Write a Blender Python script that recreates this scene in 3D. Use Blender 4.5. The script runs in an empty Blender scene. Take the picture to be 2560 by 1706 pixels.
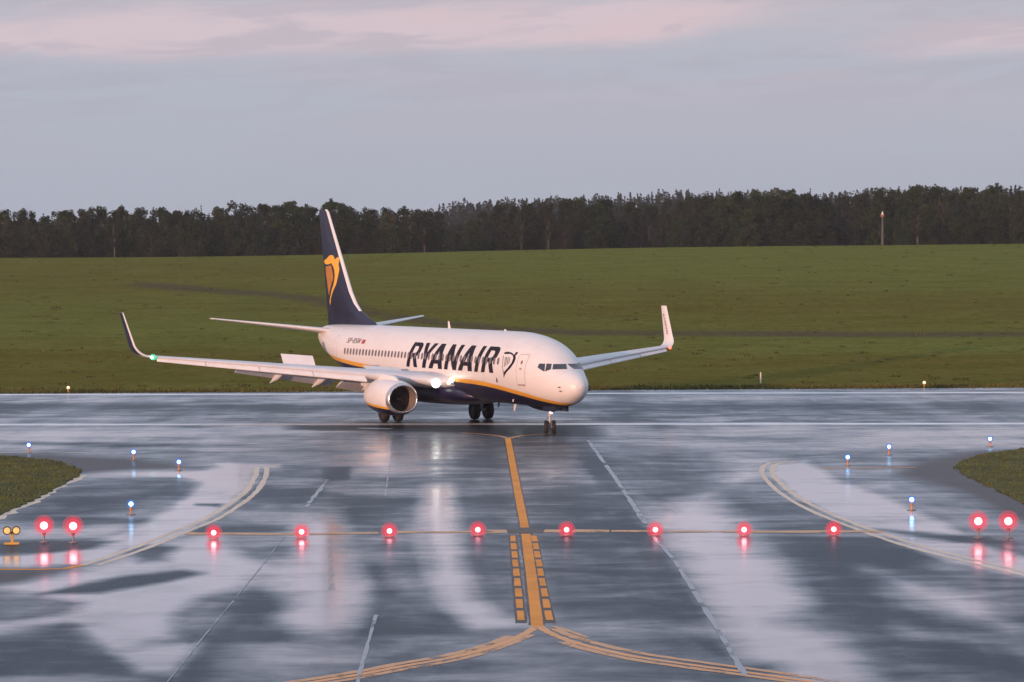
import bpy, bmesh, math, random
import numpy as np
from mathutils import Vector, Matrix
from mathutils.bvhtree import BVHTree
from mathutils.geometry import tessellate_polygon

random.seed(11)
rng = np.random.default_rng(5)
S = bpy.context.scene
COL = S.collection
PI = math.pi

# ------------------------------------------------------------------ camera model (metres; +Y away from the viewer)
F, PITCH, CAMH, ROLL = 7807.5, 0.0260086, 9.36812, -0.00585839
PHI = 0.426027588
PX, PY = 2.01587, 167.92688
K = 2560 / 2353.0          # reading scale of the survey coordinates

def ray(u, v):
    du, dv = u - 1280, v - 853
    a = du * math.cos(ROLL) + dv * math.sin(ROLL)
    b = -du * math.sin(ROLL) + dv * math.cos(ROLL)
    xc, zc = a / F, -b / F
    c, s = math.cos(PITCH), math.sin(PITCH)
    return Vector((xc, c + zc * s, -s + zc * c))

def gnd(x, y, z=0.0):
    """survey coordinates (x, y) -> point on level ground"""
    d = ray(x * K, y * K)
    t = (z - CAMH) / d.z
    return Vector((d.x * t, d.y * t, z))

def at_dist(x, y, D):
    d = ray(x * K, y * K)
    t = D / d.y
    return Vector((d.x * t, D, CAMH + d.z * t))

def to_px(X, Y, Z):
    """numpy: world -> survey coordinates"""
    Zr = Z - CAMH
    c, s = math.cos(PITCH), math.sin(PITCH)
    yc = Y * c - Zr * s
    zc = Y * s + Zr * c
    u, v = F * X / yc, -F * zc / yc
    return ((1280 + u * math.cos(ROLL) - v * math.sin(ROLL)) / K, (853 + u * math.sin(ROLL) + v * math.cos(ROLL)) / K)

# ------------------------------------------------------------------ helpers
def tag(o, label=None, cat=None, group=None, kind=None):
    if label: o['label'] = label
    if cat: o['category'] = cat
    if group: o['group'] = group
    if kind: o['kind'] = kind
    return o

def empty(name, loc=(0, 0, 0), rz=0.0):
    o = bpy.data.objects.new(name, None)
    COL.objects.link(o)
    o.location = loc
    o.rotation_euler = (0, 0, rz)
    o.empty_display_size = 0.2
    return o

def build(name, bm, mat, parent=None, smooth=True, angle=35, fix=True):
    if fix:
        bmesh.ops.recalc_face_normals(bm, faces=bm.faces[:])
    me = bpy.data.meshes.new(name)
    bm.to_mesh(me)
    bm.free()
    for m in (mat if isinstance(mat, (list, tuple)) else [mat]):
        me.materials.append(m)
    if smooth and len(me.polygons):
        me.polygons.foreach_set('use_smooth', [True] * len(me.polygons))
        me.set_sharp_from_angle(angle=math.radians(angle))
    o = bpy.data.objects.new(name, me)
    COL.objects.link(o)
    if parent is not None: o.parent = parent
    return o

def frames(path):
    n = len(path)
    out = []
    for i, p in enumerate(path):
        t = (path[min(i + 1, n - 1)] - path[max(i - 1, 0)]).normalized()
        up = Vector((0, 0, 1)) if abs(t.z) < 0.9 else Vector((1, 0, 0))
        a = t.cross(up).normalized()
        out.append((p, a, a.cross(t).normalized()))
    return out

def tube(bm, path, radii, n=10, cap=True, mi=0):
    path = [Vector(p) for p in path]
    if not isinstance(radii, (list, tuple)): radii = [radii] * len(path)
    rings = []
    for (p, a, b), r in zip(frames(path), radii):
        rings.append([bm.verts.new(p + a * (r * math.cos(2 * PI * k / n)) + b * (r * math.sin(2 * PI * k / n))) for k in range(n)])
    for r0, r1 in zip(rings, rings[1:]):
        for k in range(n):
            f = bm.faces.new((r0[k], r0[(k + 1) % n], r1[(k + 1) % n], r1[k])); f.material_index = mi
    if cap:
        for r in (rings[0], rings[-1]):
            f = bm.faces.new(r); f.material_index = mi

def lathe(bm, prof, M=None, n=24, mi=0, closed=False):
    """prof: (radius, axial) pairs spun round the local Z axis, placed by the matrix M"""
    M = M or Matrix()
    rings = []
    for r, z in prof:
        if r < 1e-6: rings.append([bm.verts.new(M @ Vector((0, 0, z)))])
        else: rings.append([bm.verts.new(M @ Vector((r * math.cos(2 * PI * k / n), r * math.sin(2 * PI * k / n), z))) for k in range(n)])
    pairs = list(zip(rings, rings[1:]))
    if closed: pairs.append((rings[-1], rings[0]))
    for a, b in pairs:
        for k in range(n):
            k2 = (k + 1) % n
            if len(a) == 1 and len(b) == 1: continue
            if len(a) == 1: f = bm.faces.new((a[0], b[k2], b[k]))
            elif len(b) == 1: f = bm.faces.new((a[k], a[k2], b[0]))
            else: f = bm.faces.new((a[k], a[k2], b[k2], b[k]))
            f.material_index = mi

def box(bm, c, s, M=None, bev=0.0, mi=0):
    M = M or Matrix()
    g = bmesh.ops.create_cube(bm, size=1.0)
    vs = g['verts']
    for v in vs:
        v.co = Vector((c[0] + v.co.x * s[0], c[1] + v.co.y * s[1], c[2] + v.co.z * s[2]))
    fs = set(f for v in vs for f in v.link_faces)
    for f in fs: f.material_index = mi
    if bev > 0:
        r = bmesh.ops.bevel(bm, geom=list(set(e for v in vs for e in v.link_edges)), offset=bev, segments=2, affect='EDGES')
        vs = list(set(v for v in r['verts']) | set(v for v in vs if v.is_valid))
    for v in vs: v.co = M @ v.co

def sm(a, b, x):
    t = min(1.0, max(0.0, (x - a) / (b - a)))
    return t * t * (3 - 2 * t)

def cr(pts, n):
    """Catmull-Rom through points"""
    pts = [Vector(p) for p in pts]
    P = [2 * pts[0] - pts[1]] + pts + [2 * pts[-1] - pts[-2]]
    out = []
    for i in range(1, len(P) - 2):
        a, b, c, d = P[i - 1:i + 3]
        for k in range(n):
            t = k / n
            out.append(0.5 * ((2 * b) + (c - a) * t + (2 * a - 5 * b + 4 * c - d) * t * t + (3 * b - a - 3 * c + d) * t ** 3))
    out.append(pts[-1])
    return out

# ------------------------------------------------------------------ materials
class NT:
    def __init__(s, mat):
        s.t = mat.node_tree; s.n = s.t.nodes; s.l = s.t.links
    def node(s, typ, ins=None, **kw):
        nd = s.n.new(typ)
        for k, v in kw.items(): setattr(nd, k, v)
        for k, v in (ins or {}).items():
            if isinstance(v, bpy.types.NodeSocket): s.l.new(v, nd.inputs[k])
            else: nd.inputs[k].default_value = v
        return nd
    def math(s, op, a, b=0.0, c=None, clamp=False):
        ins = {0: a, 1: b}
        if c is not None: ins[2] = c
        return s.node('ShaderNodeMath', ins, operation=op, use_clamp=clamp).outputs[0]
    def mix(s, f, a, b):
        nd = s.n.new('ShaderNodeMix'); nd.data_type = 'RGBA'
        for i, v in ((0, f), (6, a), (7, b)):
            if isinstance(v, bpy.types.NodeSocket): s.l.new(v, nd.inputs[i])
            else: nd.inputs[i].default_value = v if i == 0 or len(v) == 4 else (*v, 1)
        return nd.outputs[2]
    def noise(s, vec, scale, detail=4, rough=0.55, dist=0.0):
        ins = {'Scale': scale, 'Detail': detail, 'Roughness': rough, 'Distortion': dist}
        if vec is not None: ins['Vector'] = vec
        return s.node('ShaderNodeTexNoise', ins).outputs['Fac']
    def ramp(s, f, stops, interp='LINEAR'):
        nd = s.node('ShaderNodeValToRGB', {0: f})
        cr_ = nd.color_ramp; cr_.interpolation = interp
        while len(cr_.elements) < len(stops): cr_.elements.new(0.5)
        for e, (p, c) in zip(cr_.elements, stops):
            e.position = p; e.color = c if len(c) == 4 else (*c, 1)
        return nd.outputs[0]
    def maprange(s, x, a, b, c=0.0, d=1.0, smooth=True):
        return s.node('ShaderNodeMapRange', {0: x, 1: a, 2: b, 3: c, 4: d}, interpolation_type='SMOOTHSTEP' if smooth else 'LINEAR').outputs[0]
    def scale(s, vec, x, y, z):
        return s.node('ShaderNodeMapping', {'Vector': vec, 'Scale': (x, y, z)}).outputs[0]
    def attr(s, name):
        return s.node('ShaderNodeAttribute', attribute_name=name).outputs['Fac']

def new_mat(name):
    m = bpy.data.materials.new(name); m.use_nodes = True
    return m, NT(m), m.node_tree.nodes['Principled BSDF']

def paint(name, col, rough=0.4, metal=0.0, var=0.12, scale=3.0, spec=0.5, bump=0.0):
    m, n, b = new_mat(name)
    tc = n.node('ShaderNodeTexCoord').outputs['Object']
    f = n.noise(tc, scale, 5, 0.6)
    d = tuple(c * (1 - var) for c in col); e = tuple(min(1, c * (1 + var)) for c in col)
    n.l.new(n.mix(n.maprange(f, 0.3, 0.7), d, e), b.inputs['Base Color'])
    n.l.new(n.maprange(f, 0.3, 0.7, rough * 0.85, min(1, rough * 1.15)), b.inputs['Roughness'])
    b.inputs['Metallic'].default_value = metal
    b.inputs['Specular IOR Level'].default_value = spec
    if bump:
        n.l.new(n.node('ShaderNodeBump', {'Height': n.noise(tc, scale * 8, 3), 'Strength': bump, 'Distance': 0.02}).outputs[0], b.inputs['Normal'])
    return m

def emit(name, col, strength, base=(0.1, 0.1, 0.1)):
    m, n, b = new_mat(name)
    b.inputs['Base Color'].default_value = (*base, 1)
    b.inputs['Emission Color'].default_value = (*col, 1)
    b.inputs['Emission Strength'].default_value = strength
    return m

def glow_glass(name, col, strength, alpha=0.5):
    """coloured translucent emitting shell"""
    m, n, b = new_mat(name)
    n.n.remove(b)
    tr = n.node('ShaderNodeBsdfTransparent', {'Color': (1, 1, 1, 1)})
    em = n.node('ShaderNodeEmission', {'Color': (*col, 1), 'Strength': strength})
    mx = n.node('ShaderNodeMixShader', {0: alpha, 1: tr.outputs[0], 2: em.outputs[0]})
    n.l.new(mx.outputs[0], n.n['Material Output'].inputs[0])
    return m

WHITE = (0.75, 0.725, 0.71)
NAVY = (0.013, 0.011, 0.042)
YELL = (0.82, 0.43, 0.05)
M_white = paint('aircraft_white_paint', WHITE, 0.34, var=0.05, scale=0.8)
M_lead = paint('aircraft_leading_edge', (0.74, 0.72, 0.71), 0.36, var=0.06, scale=1.2)
M_grey = paint('aircraft_wing_grey', (0.60, 0.61, 0.64), 0.4, var=0.07, scale=0.8)
M_navy = paint('aircraft_navy_paint', NAVY, 0.32, var=0.12, scale=1.0)
M_letter = paint('aircraft_lettering_navy', (0.012, 0.009, 0.018), 0.6, var=0.1, spec=0.2)
M_regis = paint('registration_grey', (0.22, 0.16, 0.16), 0.6)
M_yellow = paint('aircraft_yellow_paint', (0.9, 0.46, 0.04), 0.38, var=0.05)
M_gold = paint('aircraft_gold_paint', (0.5, 0.2, 0.03), 0.4, var=0.1)
M_metal = paint('bare_metal', (0.66, 0.64, 0.63), 0.25, 0.85, var=0.08, scale=2)
M_darkmetal = paint('dark_steel', (0.09, 0.085, 0.085), 0.45, 0.6, var=0.2)
M_fan = paint('fan_titanium', (0.16, 0.125, 0.11), 0.5, 0.3, var=0.2)
M_liner = paint('intake_liner', (0.24, 0.19, 0.17), 0.55, var=0.15)
M_tyre = paint('tyre_rubber', (0.018, 0.018, 0.02), 0.75, var=0.2)
M_strut = paint('landing_gear_paint', (0.45, 0.45, 0.46), 0.4, var=0.15)
M_glassd = paint('cockpit_glass', (0.035, 0.04, 0.05), 0.08, var=0.2, spec=0.8)
M_cabin = paint('cabin_glass', (0.15, 0.115, 0.115), 0.3, var=0.25, spec=0.7)
M_seal = paint('door_seal_grey', (0.38, 0.31, 0.30), 0.6, var=0.1)
M_red = paint('red_mark', (0.4, 0.05, 0.05), 0.5)

def livery():
    """white fuselage; navy belly under a yellow cheat line whose height follows the station along the hull"""
    m, n, b = new_mat('fuselage_livery')
    tc = n.node('ShaderNodeTexCoord').outputs['Object']
    sx = n.node('ShaderNodeSeparateXYZ', {0: tc})
    xa = n.math('SUBTRACT', 4.09, sx.outputs[0])
    t = n.math('DIVIDE', xa, 40.0)
    crv = n.node('ShaderNodeFloatCurve', {'Value': t})
    c = crv.mapping.curves[0]
    pts = [(0.0, 1.50), (1.0, 1.62), (2.3, 1.80), (5.1, 2.21), (9.0, 2.55), (13.0, 2.66), (17.6, 2.74), (22, 2.88), (27.0, 3.08), (32.0, 3.36), (36, 3.62), (40, 3.8)]
    while len(c.points) < len(pts): c.points.new(0.5, 0.5)
    for p, (x, z) in zip(c.points, pts): p.location = (x / 40, z / 5); p.handle_type = 'AUTO'
    crv.mapping.update()
    line = n.math('MULTIPLY', crv.outputs[0], 5.0)
    d = n.math('SUBTRACT', sx.outputs[2], line)
    half = n.maprange(xa, 0.3, 5.0, 0.085, 0.125)
    is_white = n.math('GREATER_THAN', d, half)
    is_navy = n.math('LESS_THAN', d, n.math('MULTIPLY', half, -1.0))
    dirt = n.noise(n.scale(tc, 0.35, 1.0, 1.6), 1.4, 6, 0.65)
    wht = n.mix(n.maprange(dirt, 0.38, 0.75), WHITE, (0.70, 0.67, 0.65))
    nav = n.mix(n.maprange(dirt, 0.35, 0.7), NAVY, (0.028, 0.027, 0.06))
    yel = n.mix(n.maprange(dirt, 0.35, 0.7), YELL, (0.70, 0.34, 0.05))
    # faint skin-panel joints round the hull
    pj = n.math('LESS_THAN', n.math('ABSOLUTE', n.math('SUBTRACT', n.math('FRACT', n.math('DIVIDE', xa, 2.54)), 0.5)), 0.006)
    wht = n.mix(n.math('MULTIPLY', pj, 0.25), wht, (0.4, 0.38, 0.38))
    col = n.mix(is_navy, n.mix(is_white, yel, wht), nav)
    n.l.new(col, b.inputs['Base Color'])
    n.l.new(n.maprange(dirt, 0.3, 0.7, 0.28, 0.42), b.inputs['Roughness'])
    return m
M_livery = livery()

def nacelle_mat():
    m, n, b = new_mat('nacelle_livery')
    tc = n.node('ShaderNodeTexCoord').outputs['Object']
    sx = n.node('ShaderNodeSeparateXYZ', {0: tc})
    xa = n.math('SUBTRACT', 4.09, sx.outputs[0])
    z = n.math('SUBTRACT', sx.outputs[2], n.math('MULTIPLY', n.math('SUBTRACT', xa, 13.0), 0.055))
    dirt = n.noise(tc, 1.8, 6, 0.65)
    wht = n.mix(n.maprange(dirt, 0.38, 0.75), WHITE, (0.69, 0.66, 0.64))
    col = n.mix(n.math('LESS_THAN', z, 1.03), n.mix(n.math('LESS_THAN', z, 1.18), wht, YELL), NAVY)
    n.l.new(col, b.inputs['Base Color'])
    b.inputs['Roughness'].default_value = 0.36
    return m
M_nacelle = nacelle_mat()

# ------------------------------------------------------------------ the aircraft (local frame: +X forward, +Y port, origin on the ground at the nose wheel)
jet = empty('passenger_jet', (PX, PY, 0.004), PHI - PI / 2)
tag(jet, 'white passenger jet with navy tail and belly and yellow stripe, turning off the wet runway', 'airplane')
JM = Matrix.Translation((PX, PY, 0.004)) @ Matrix.Rotation(PHI - PI / 2, 4, 'Z')
JI = JM.inverted()
def L(xa, ys, z): return Vector((4.09 - xa, -ys, z))

# hull stations: xa, top, bottom, half width, height of greatest width
ST = [(0.16, 2.64, 2.56, 0.04, 2.60), (0.21, 2.80, 2.40, 0.20, 2.60), (0.32, 2.97, 2.22, 0.36, 2.60), (0.6, 3.18, 2.00, 0.60, 2.62), (1.05, 3.39, 1.77, 0.84, 2.68),
      (1.5, 3.57, 1.64, 1.02, 2.76), (1.8, 3.72, 1.58, 1.12, 2.82), (2.2, 4.00, 1.53, 1.25, 2.90), (2.7, 4.36, 1.49, 1.40, 3.02), (3.3, 4.69, 1.46, 1.55, 3.15),
      (4.0, 4.95, 1.44, 1.69, 3.26), (5.0, 5.18, 1.42, 1.81, 3.36), (6.0, 5.32, 1.42, 1.865, 3.42), (7.5, 5.42, 1.42, 1.88, 3.45), (10, 5.43, 1.42, 1.88, 3.45),
      (18, 5.43, 1.42, 1.88, 3.45), (25, 5.43, 1.45, 1.88, 3.46), (27.5, 5.43, 1.68, 1.88, 3.52), (30, 5.42, 2.12, 1.83, 3.68), (32, 5.41, 2.60, 1.70, 3.88),
      (34, 5.39, 3.14, 1.44, 4.12), (35.5, 5.36, 3.56, 1.14, 4.34), (36.8, 5.30, 3.92, 0.80, 4.54), (37.6, 5.20, 4.16, 0.52, 4.64), (38.02, 5.06, 4.34, 0.30, 4.68)]
SX = [s[0] for s in ST]
def mono(xs, ys, x):
    """monotone cubic (Fritsch-Carlson) interpolation"""
    n = len(xs)
    d = [(ys[i + 1] - ys[i]) / (xs[i + 1] - xs[i]) for i in range(n - 1)]
    i = min(n - 2, max(0, next((k for k in range(n - 1) if x <= xs[k + 1]), n - 2)))
    def m(k):
        if k == 0: return d[0]
        if k == n - 1: return d[-1]
        if d[k - 1] * d[k] <= 0: return 0.0
        return 2 * d[k - 1] * d[k] / (d[k - 1] + d[k])
    h = xs[i + 1] - xs[i]; t = (x - xs[i]) / h
    return (ys[i] * (1 + 2 * t) * (1 - t) ** 2 + m(i) * h * t * (1 - t) ** 2 + ys[i + 1] * t * t * (3 - 2 * t) + m(i + 1) * h * t * t * (t - 1))
def hull(xa): return [mono(SX, [s[j] for s in ST], xa) for j in range(1, 5)]
bm = bmesh.new()
xs = [0.16, 0.17, 0.19, 0.22, 0.26, 0.32, 0.39, 0.47, 0.56, 0.66, 0.77, 0.88] + [1 + 0.12 * i for i in range(34)] + [5.1 + 0.4 * i for i in range(48)] + [24.4 + 0.3 * i for i in range(43)] + [37.2, 37.4, 37.6, 37.8, 37.95, 38.02]
NA = 72
rings = []
for xa in xs:
    top, bot, hw, zm = hull(xa)
    ring = []
    for k in range(NA):
        a = 2 * PI * k / NA
        c, s = math.cos(a), math.sin(a)
        e = 2 / 2.06 if s >= 0 else 2 / 2.1
        y = hw * math.copysign(abs(c) ** e, c)
        z = zm + (top - zm) * abs(s) ** e if s >= 0 else zm - (zm - bot) * abs(s) ** e
        ring.append(bm.verts.new(L(xa, y, z)))
    rings.append(ring)
for r0, r1 in zip(rings, rings[1:]):
    for k in range(NA): bm.faces.new((r0[k], r0[(k + 1) % NA], r1[(k + 1) % NA], r1[k]))
bm.faces.new(rings[0]); bm.faces.new(rings[-1])
# wing-body fairing below the belly
bmesh.ops.recalc_face_normals(bm, faces=bm.faces[:])
HULL = BVHTree.FromBMesh(bm)
fus = build('fuselage', bm, M_livery, jet, angle=50, fix=False)

bm = bmesh.new()
prev = None
for xa, w, zb, zt in [(11.6, 0.5, 1.52, 1.8), (12.4, 1.3, 1.36, 2.1), (13.5, 1.95, 1.22, 2.5), (15, 2.2, 1.12, 2.62), (18, 2.3, 1.08, 2.66), (20.5, 2.2, 1.10, 2.6), (22.3, 1.8, 1.22, 2.4), (23.8, 1.2, 1.38, 2.1), (24.8, 0.5, 1.5, 1.8)]:
    ring = []
    for k in range(24):
        a = 2 * PI * k / 24
        c, s = math.cos(a), math.sin(a)
        ring.append(bm.verts.new(L(xa, w * math.copysign(abs(c) ** 0.75, c), (zb + zt) / 2 + (zt - zb) / 2 * math.copysign(abs(s) ** 0.75, s))))
    if prev:
        for k in range(24): bm.faces.new((prev[k], prev[(k + 1) % 24], ring[(k + 1) % 24], ring[k]))
    else: bm.faces.new(ring)
    prev = ring
bm.faces.new(prev)
build('belly_fairing', bm, M_navy, jet, angle=60)

def hit_side(xa, z, side=1, off=0.008, bvh=None):
    d = Vector((0, side, 0))             # starboard is -Y locally
    loc, nor, _, _ = (bvh or HULL).ray_cast(L(xa, side * 12, z), d)
    if loc is None: return None
    if nor.dot(d) > 0: nor = -nor
    return loc + nor * off

CAML = JI @ Vector((0, 0, CAMH))
def hit_px(x, y, bvh, off=0.008):
    d = (JI.to_3x3() @ ray(x * K, y * K)).normalized()
    loc, nor, _, _ = bvh.ray_cast(CAML, d)
    if loc is None: return None
    if nor.dot(d) > 0: nor = -nor
    return loc + nor * off

def fill2d(loops, cut):
    """filled outline (holes after the first loop), cut by a grid so that it can follow a curved surface"""
    bm = bmesh.new()
    loops3 = [[Vector((p[0], p[1], 0)) for p in lp] for lp in loops]
    flat = [p for lp in loops3 for p in lp]
    vs = [bm.verts.new(p) for p in flat]
    for t in tessellate_polygon(loops3):
        try: bm.faces.new([vs[i] for i in t])
        except ValueError: pass
    x0, x1 = min(p.x for p in flat), max(p.x for p in flat)
    y0, y1 = min(p.y for p in flat), max(p.y for p in flat)
    for ax, a, b in ((0, x0, x1), (1, y0, y1)):
        k = a + cut[ax]
        while k < b - 1e-6:
            co = Vector((k, 0, 0)) if ax == 0 else Vector((0, k, 0))
            no = Vector((1, 0, 0)) if ax == 0 else Vector((0, 1, 0))
            bmesh.ops.bisect_plane(bm, geom=bm.verts[:] + bm.edges[:] + bm.faces[:], plane_co=co, plane_no=no, dist=1e-7)
            k += cut[ax]
    return bm

def decal(name, shapes, fn, cut, mat, parent, mirror=False):
    bm = bmesh.new()
    for loops in shapes:
        b2 = fill2d(loops, cut)
        vm = {}
        for v in b2.verts:
            p = fn(v.co.x, v.co.y)
            if p is not None: vm[v] = bm.verts.new((p.x, -p.y if mirror else p.y, p.z))
        for f in b2.faces:
            if all(v in vm for v in f.verts):
                try: bm.faces.new([vm[v] for v in f.verts])
                except ValueError: pass
        b2.free()
    bm.normal_update()
    return build(name, bm, mat, parent, smooth=False, fix=False)

# lettering: oblique bold capitals, unit height, drawn as outlines
GL = {
 'R': (0.68, [[(0, 0), (0, 1), (.47, 1), (.58, .96), (.65, .87), (.67, .75), (.66, .62), (.6, .52), (.5, .45), (.69, 0), (.47, 0), (.31, .41), (.2, .41), (.2, 0)], [(.2, .57), (.2, .85), (.38, .85), (.44, .81), (.46, .72), (.44, .62), (.38, .57)]]),
 'Y': (0.72, [[(.25, 0), (.25, .42), (0, 1), (.22, 1), (.36, .62), (.50, 1), (.72, 1), (.46, .42), (.46, 0)]]),
 'A': (0.74, [[(0, 0), (.25, 1), (.49, 1), (.74, 0), (.52, 0), (.475, .2), (.265, .2), (.22, 0)], [(.30, .36), (.44, .36), (.37, .72)]]),
 'N': (0.68, [[(0, 0), (0, 1), (.2, 1), (.48, .40), (.48, 1), (.68, 1), (.68, 0), (.48, 0), (.2, .60), (.2, 0)]]),
 'I': (0.2, [[(0, 0), (0, 1), (.2, 1), (.2, 0)]]),
 'E': (0.55, [[(0, 0), (0, 1), (.55, 1), (.55, .83), (.2, .83), (.2, .6), (.5, .6), (.5, .43), (.2, .43), (.2, .17), (.55, .17), (.55, 0)]]),
 'S': (0.58, [[(0, 0), (.46, 0), (.58, .12), (.58, .45), (.46, .58), (.2, .60), (.2, .84), (.58, .84), (.58, 1), (.12, 1), (0, .88), (0, .56), (.12, .43), (.38, .41), (.38, .16), (0, .16)]]),
 'P': (0.62, [[(0, 0), (0, 1), (.5, 1), (.62, .88), (.62, .54), (.5, .42), (.2, .42), (.2, 0)], [(.2, .57), (.2, .85), (.42, .85), (.42, .57)]]),
 '-': (0.3, [[(0, .4), (0, .58), (.3, .58), (.3, .4)]]),
 'K': (0.66, [[(0, 0), (0, 1), (.2, 1), (.2, .6), (.42, 1), (.66, 1), (.36, .54), (.68, 0), (.45, 0), (.24, .38), (.2, .3), (.2, 0)]]),
 'M': (0.8, [[(0, 0), (0, 1), (.22, 1), (.4, .5), (.58, 1), (.8, 1), (.8, 0), (.62, 0), (.62, .6), (.45, .12), (.35, .12), (.18, .6), (.18, 0)]]),
}
def glyph(ch, t0, w, h, z0, shear):
    gw, loops = GL[ch]
    return [[(t0 + x / gw * w + shear * y, z0 + y * h) for x, y in lp] for lp in loops]
LT = [('R', 0.0, 1.62), ('Y', 1.72, 1.78), ('A', 3.30, 1.98), ('N', 5.55, 1.72), ('A', 7.52, 1.98), ('I', 9.80, 0.48), ('R', 10.72, 1.66)]
shapes = [glyph(c, t, w, 1.42, 3.20, 0.58) for c, t, w in LT]
side_map = lambda t, z: hit_side(19.72 - t, z, 1, 0.010)
decal('name_lettering', shapes, side_map, (0.6, 0.12), M_letter, fus)
decal('name_lettering', [glyph(c, t, w, 1.42, 3.20, 0.58) for c, t, w in LT], lambda t, z: hit_side(7.0 + t, z, -1, 0.010), (0.6, 0.12), M_letter, fus)
def bar(x0, z0, x1, z1, w0, w1):
    d = Vector((x1 - x0, z1 - z0)); nn = Vector((-d.y, d.x)).normalized()
    return [[(x0 + nn.x * w0, z0 + nn.y * w0), (x1 + nn.x * w1, z1 + nn.y * w1), (x1 - nn.x * w1, z1 - nn.y * w1), (x0 - nn.x * w0, z0 - nn.y * w0)]]
# outline harp beside the name (survey coordinates over the hull)
z3 = lambda a, b: ((900 + a * .255) / K, -(800 + b * .255) / K)
harp = [[z3(*p) for p in [(1412, 322), (1450, 312), (1490, 322), (1512, 345), (1530, 318), (1550, 316), (1545, 332), (1525, 352), (1528, 378), (1512, 420), (1478, 470), (1440, 510), (1420, 540), (1412, 572), (1408, 545), (1414, 510), (1450, 470), (1488, 420), (1503, 378), (1500, 352), (1478, 335), (1448, 336), (1418, 336)]]]
harp_strings = [[[z3(a, b) for a, b in q]] for q in ([(1404, 350), (1408, 350), (1398, 480), (1395, 470)], [(1424, 365), (1429, 365), (1418, 462), (1414, 462)], [(1438, 362), (1443, 362), (1430, 450), (1426, 450)], [(1453, 365), (1459, 365), (1444, 445), (1440, 445)], [(1468, 370), (1473, 372), (1460, 430), (1455, 430)], [(1399, 480), (1404, 480), (1413, 540), (1409, 545)])]
hp = lambda x, y: hit_px(x, -y, HULL, 0.010)
decal('harp_emblem', [harp] + harp_strings, hp, (3, 4), M_letter, fus)
decal('harp_emblem', [harp] + harp_strings, hp, (3, 4), M_letter, fus, mirror=True)

# registration and small flag aft
REG = [('S', 0.0), ('P', .34), ('-', .72), ('R', .96), ('S', 1.36), ('M', 1.72)]
decal('registration_lettering', [glyph(c, t, GL[c][0] * 0.5, 0.30, 4.36, 0.10) for c, t in REG], lambda t, z: hit_side(29.7 - t, z, 1, 0.010), (0.5, 0.12), M_regis, fus)
decal('flag_mark', [[[(26.75, 4.36), (26.75, 4.60), (27.25, 4.60), (27.25, 4.36)]]], lambda t, z: hit_side(t, z, 1, 0.010), (0.3, 0.12), M_red, fus)

# cabin windows, each a rounded pane a little proud of the skin
def rrect(cx, cz, w, h, r, n=4):
    out = []
    for sx_, sz, a0 in ((1, 1, 0), (-1, 1, 90), (-1, -1, 180), (1, -1, 270)):
        for k in range(n + 1):
            a = math.radians(a0 + 90 * k / n)
            out.append((cx + sx_ * (w / 2 - r) + r * math.cos(a), cz + sz * (h / 2 - r) + r * math.sin(a)))
    return out
WX = [6.75 + 0.508 * i for i in range(46)]
for side in (1, -1):
    for x in WX:
        if 12.0 < x < 12.3: continue
        decal('cabin_window', [[rrect(x, 3.86, 0.25, 0.38, 0.11)]], lambda t, z: hit_side(t, z, side, 0.016), (0.5, 0.2), M_cabin, fus)

# forward door outline, handle, window, sill text bar
def ring2(cx, cz, w, h, r, t):
    return [rrect(cx, cz, w, h, r), rrect(cx, cz, w - 2 * t, h - 2 * t, r - t)]
dmap = lambda t, z: hit_side(t, z, 1, 0.008)
door = decal('cabin_door', [ring2(4.15, 3.48, 0.86, 1.62, 0.14, 0.022)], dmap, (0.3, 0.12), M_seal, fus)
decal('handle', [[rrect(4.15, 3.52, 0.24, 0.10, 0.03)]], dmap, (0.2, 0.1), M_seal, door)
decal('door_window', [[rrect(4.15, 3.86, 0.16, 0.2, 0.06)]], dmap, (0.2, 0.1), M_cabin, door)
decal('door_sill', [[[(3.78, 2.60), (3.78, 2.67), (4.6, 2.67), (4.6, 2.60)]]], dmap, (0.2, 0.1), M_seal, door)
decal('aft_door', [ring2(31.6, 4.05, 0.76, 1.4, 0.14, 0.015)], dmap, (0.3, 0.12), M_seal, fus)
decal('service_hatch', [ring2(9.3, 2.95, 1.2, 0.0 + 0.5, 0.08, 0.012)], dmap, (0.3, 0.12), M_seal, fus)

# cockpit panes traced over the nose, mirrored to port
PANES = [[(1757, 430), (1816, 430), (1810, 507), (1790, 500), (1741, 468)], [(1829, 430), (1880, 432), (1872, 486), (1815, 507)], [(1894, 435), (2020, 433), (2031, 484), (1886, 487)]]
def lerp_px(a, b):
    return hit_px(a, -b, HULL, 0.012)
for P in PANES:
    for mir in (False, True):
        decal('cockpit_window', [[[z3(*p) for p in P]]], lerp_px, (2, 2), M_glassd, fus, mirror=mir)

def blade(name, xa, ys, z, h, c0, c1, sweep, t, mat, down=False, par=None):
    """swept blade antenna / probe"""
    bm = bmesh.new()
    s = -1 if down else 1
    rr = []
    for f, c in ((0, c0), (1, c1)):
        zz = z + s * h * f
        x0 = xa + sweep * f
        rr.append([bm.verts.new(L(x0 + dx * c, ys + dy * t * (1 - 0.5 * f), zz)) for dx, dy in ((0, 0), (0.3, 1), (0.7, 0.8), (1, 0), (0.7, -0.8), (0.3, -1))])
    for k in range(6): bm.faces.new((rr[0][k], rr[0][(k + 1) % 6], rr[1][(k + 1) % 6], rr[1][k]))
    bm.faces.new(rr[0]); bm.faces.new(rr[1])
    return build(name, bm, mat, par or fus, angle=30)
blade('blade_antenna', 17.5, 0, 5.40, 0.44, 0.42, 0.2, 0.22, 0.035, M_white)
blade('blade_antenna', 9.6, 0, 5.41, 0.10, 0.42, 0.2, 0.22, 0.035, M_white)
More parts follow.
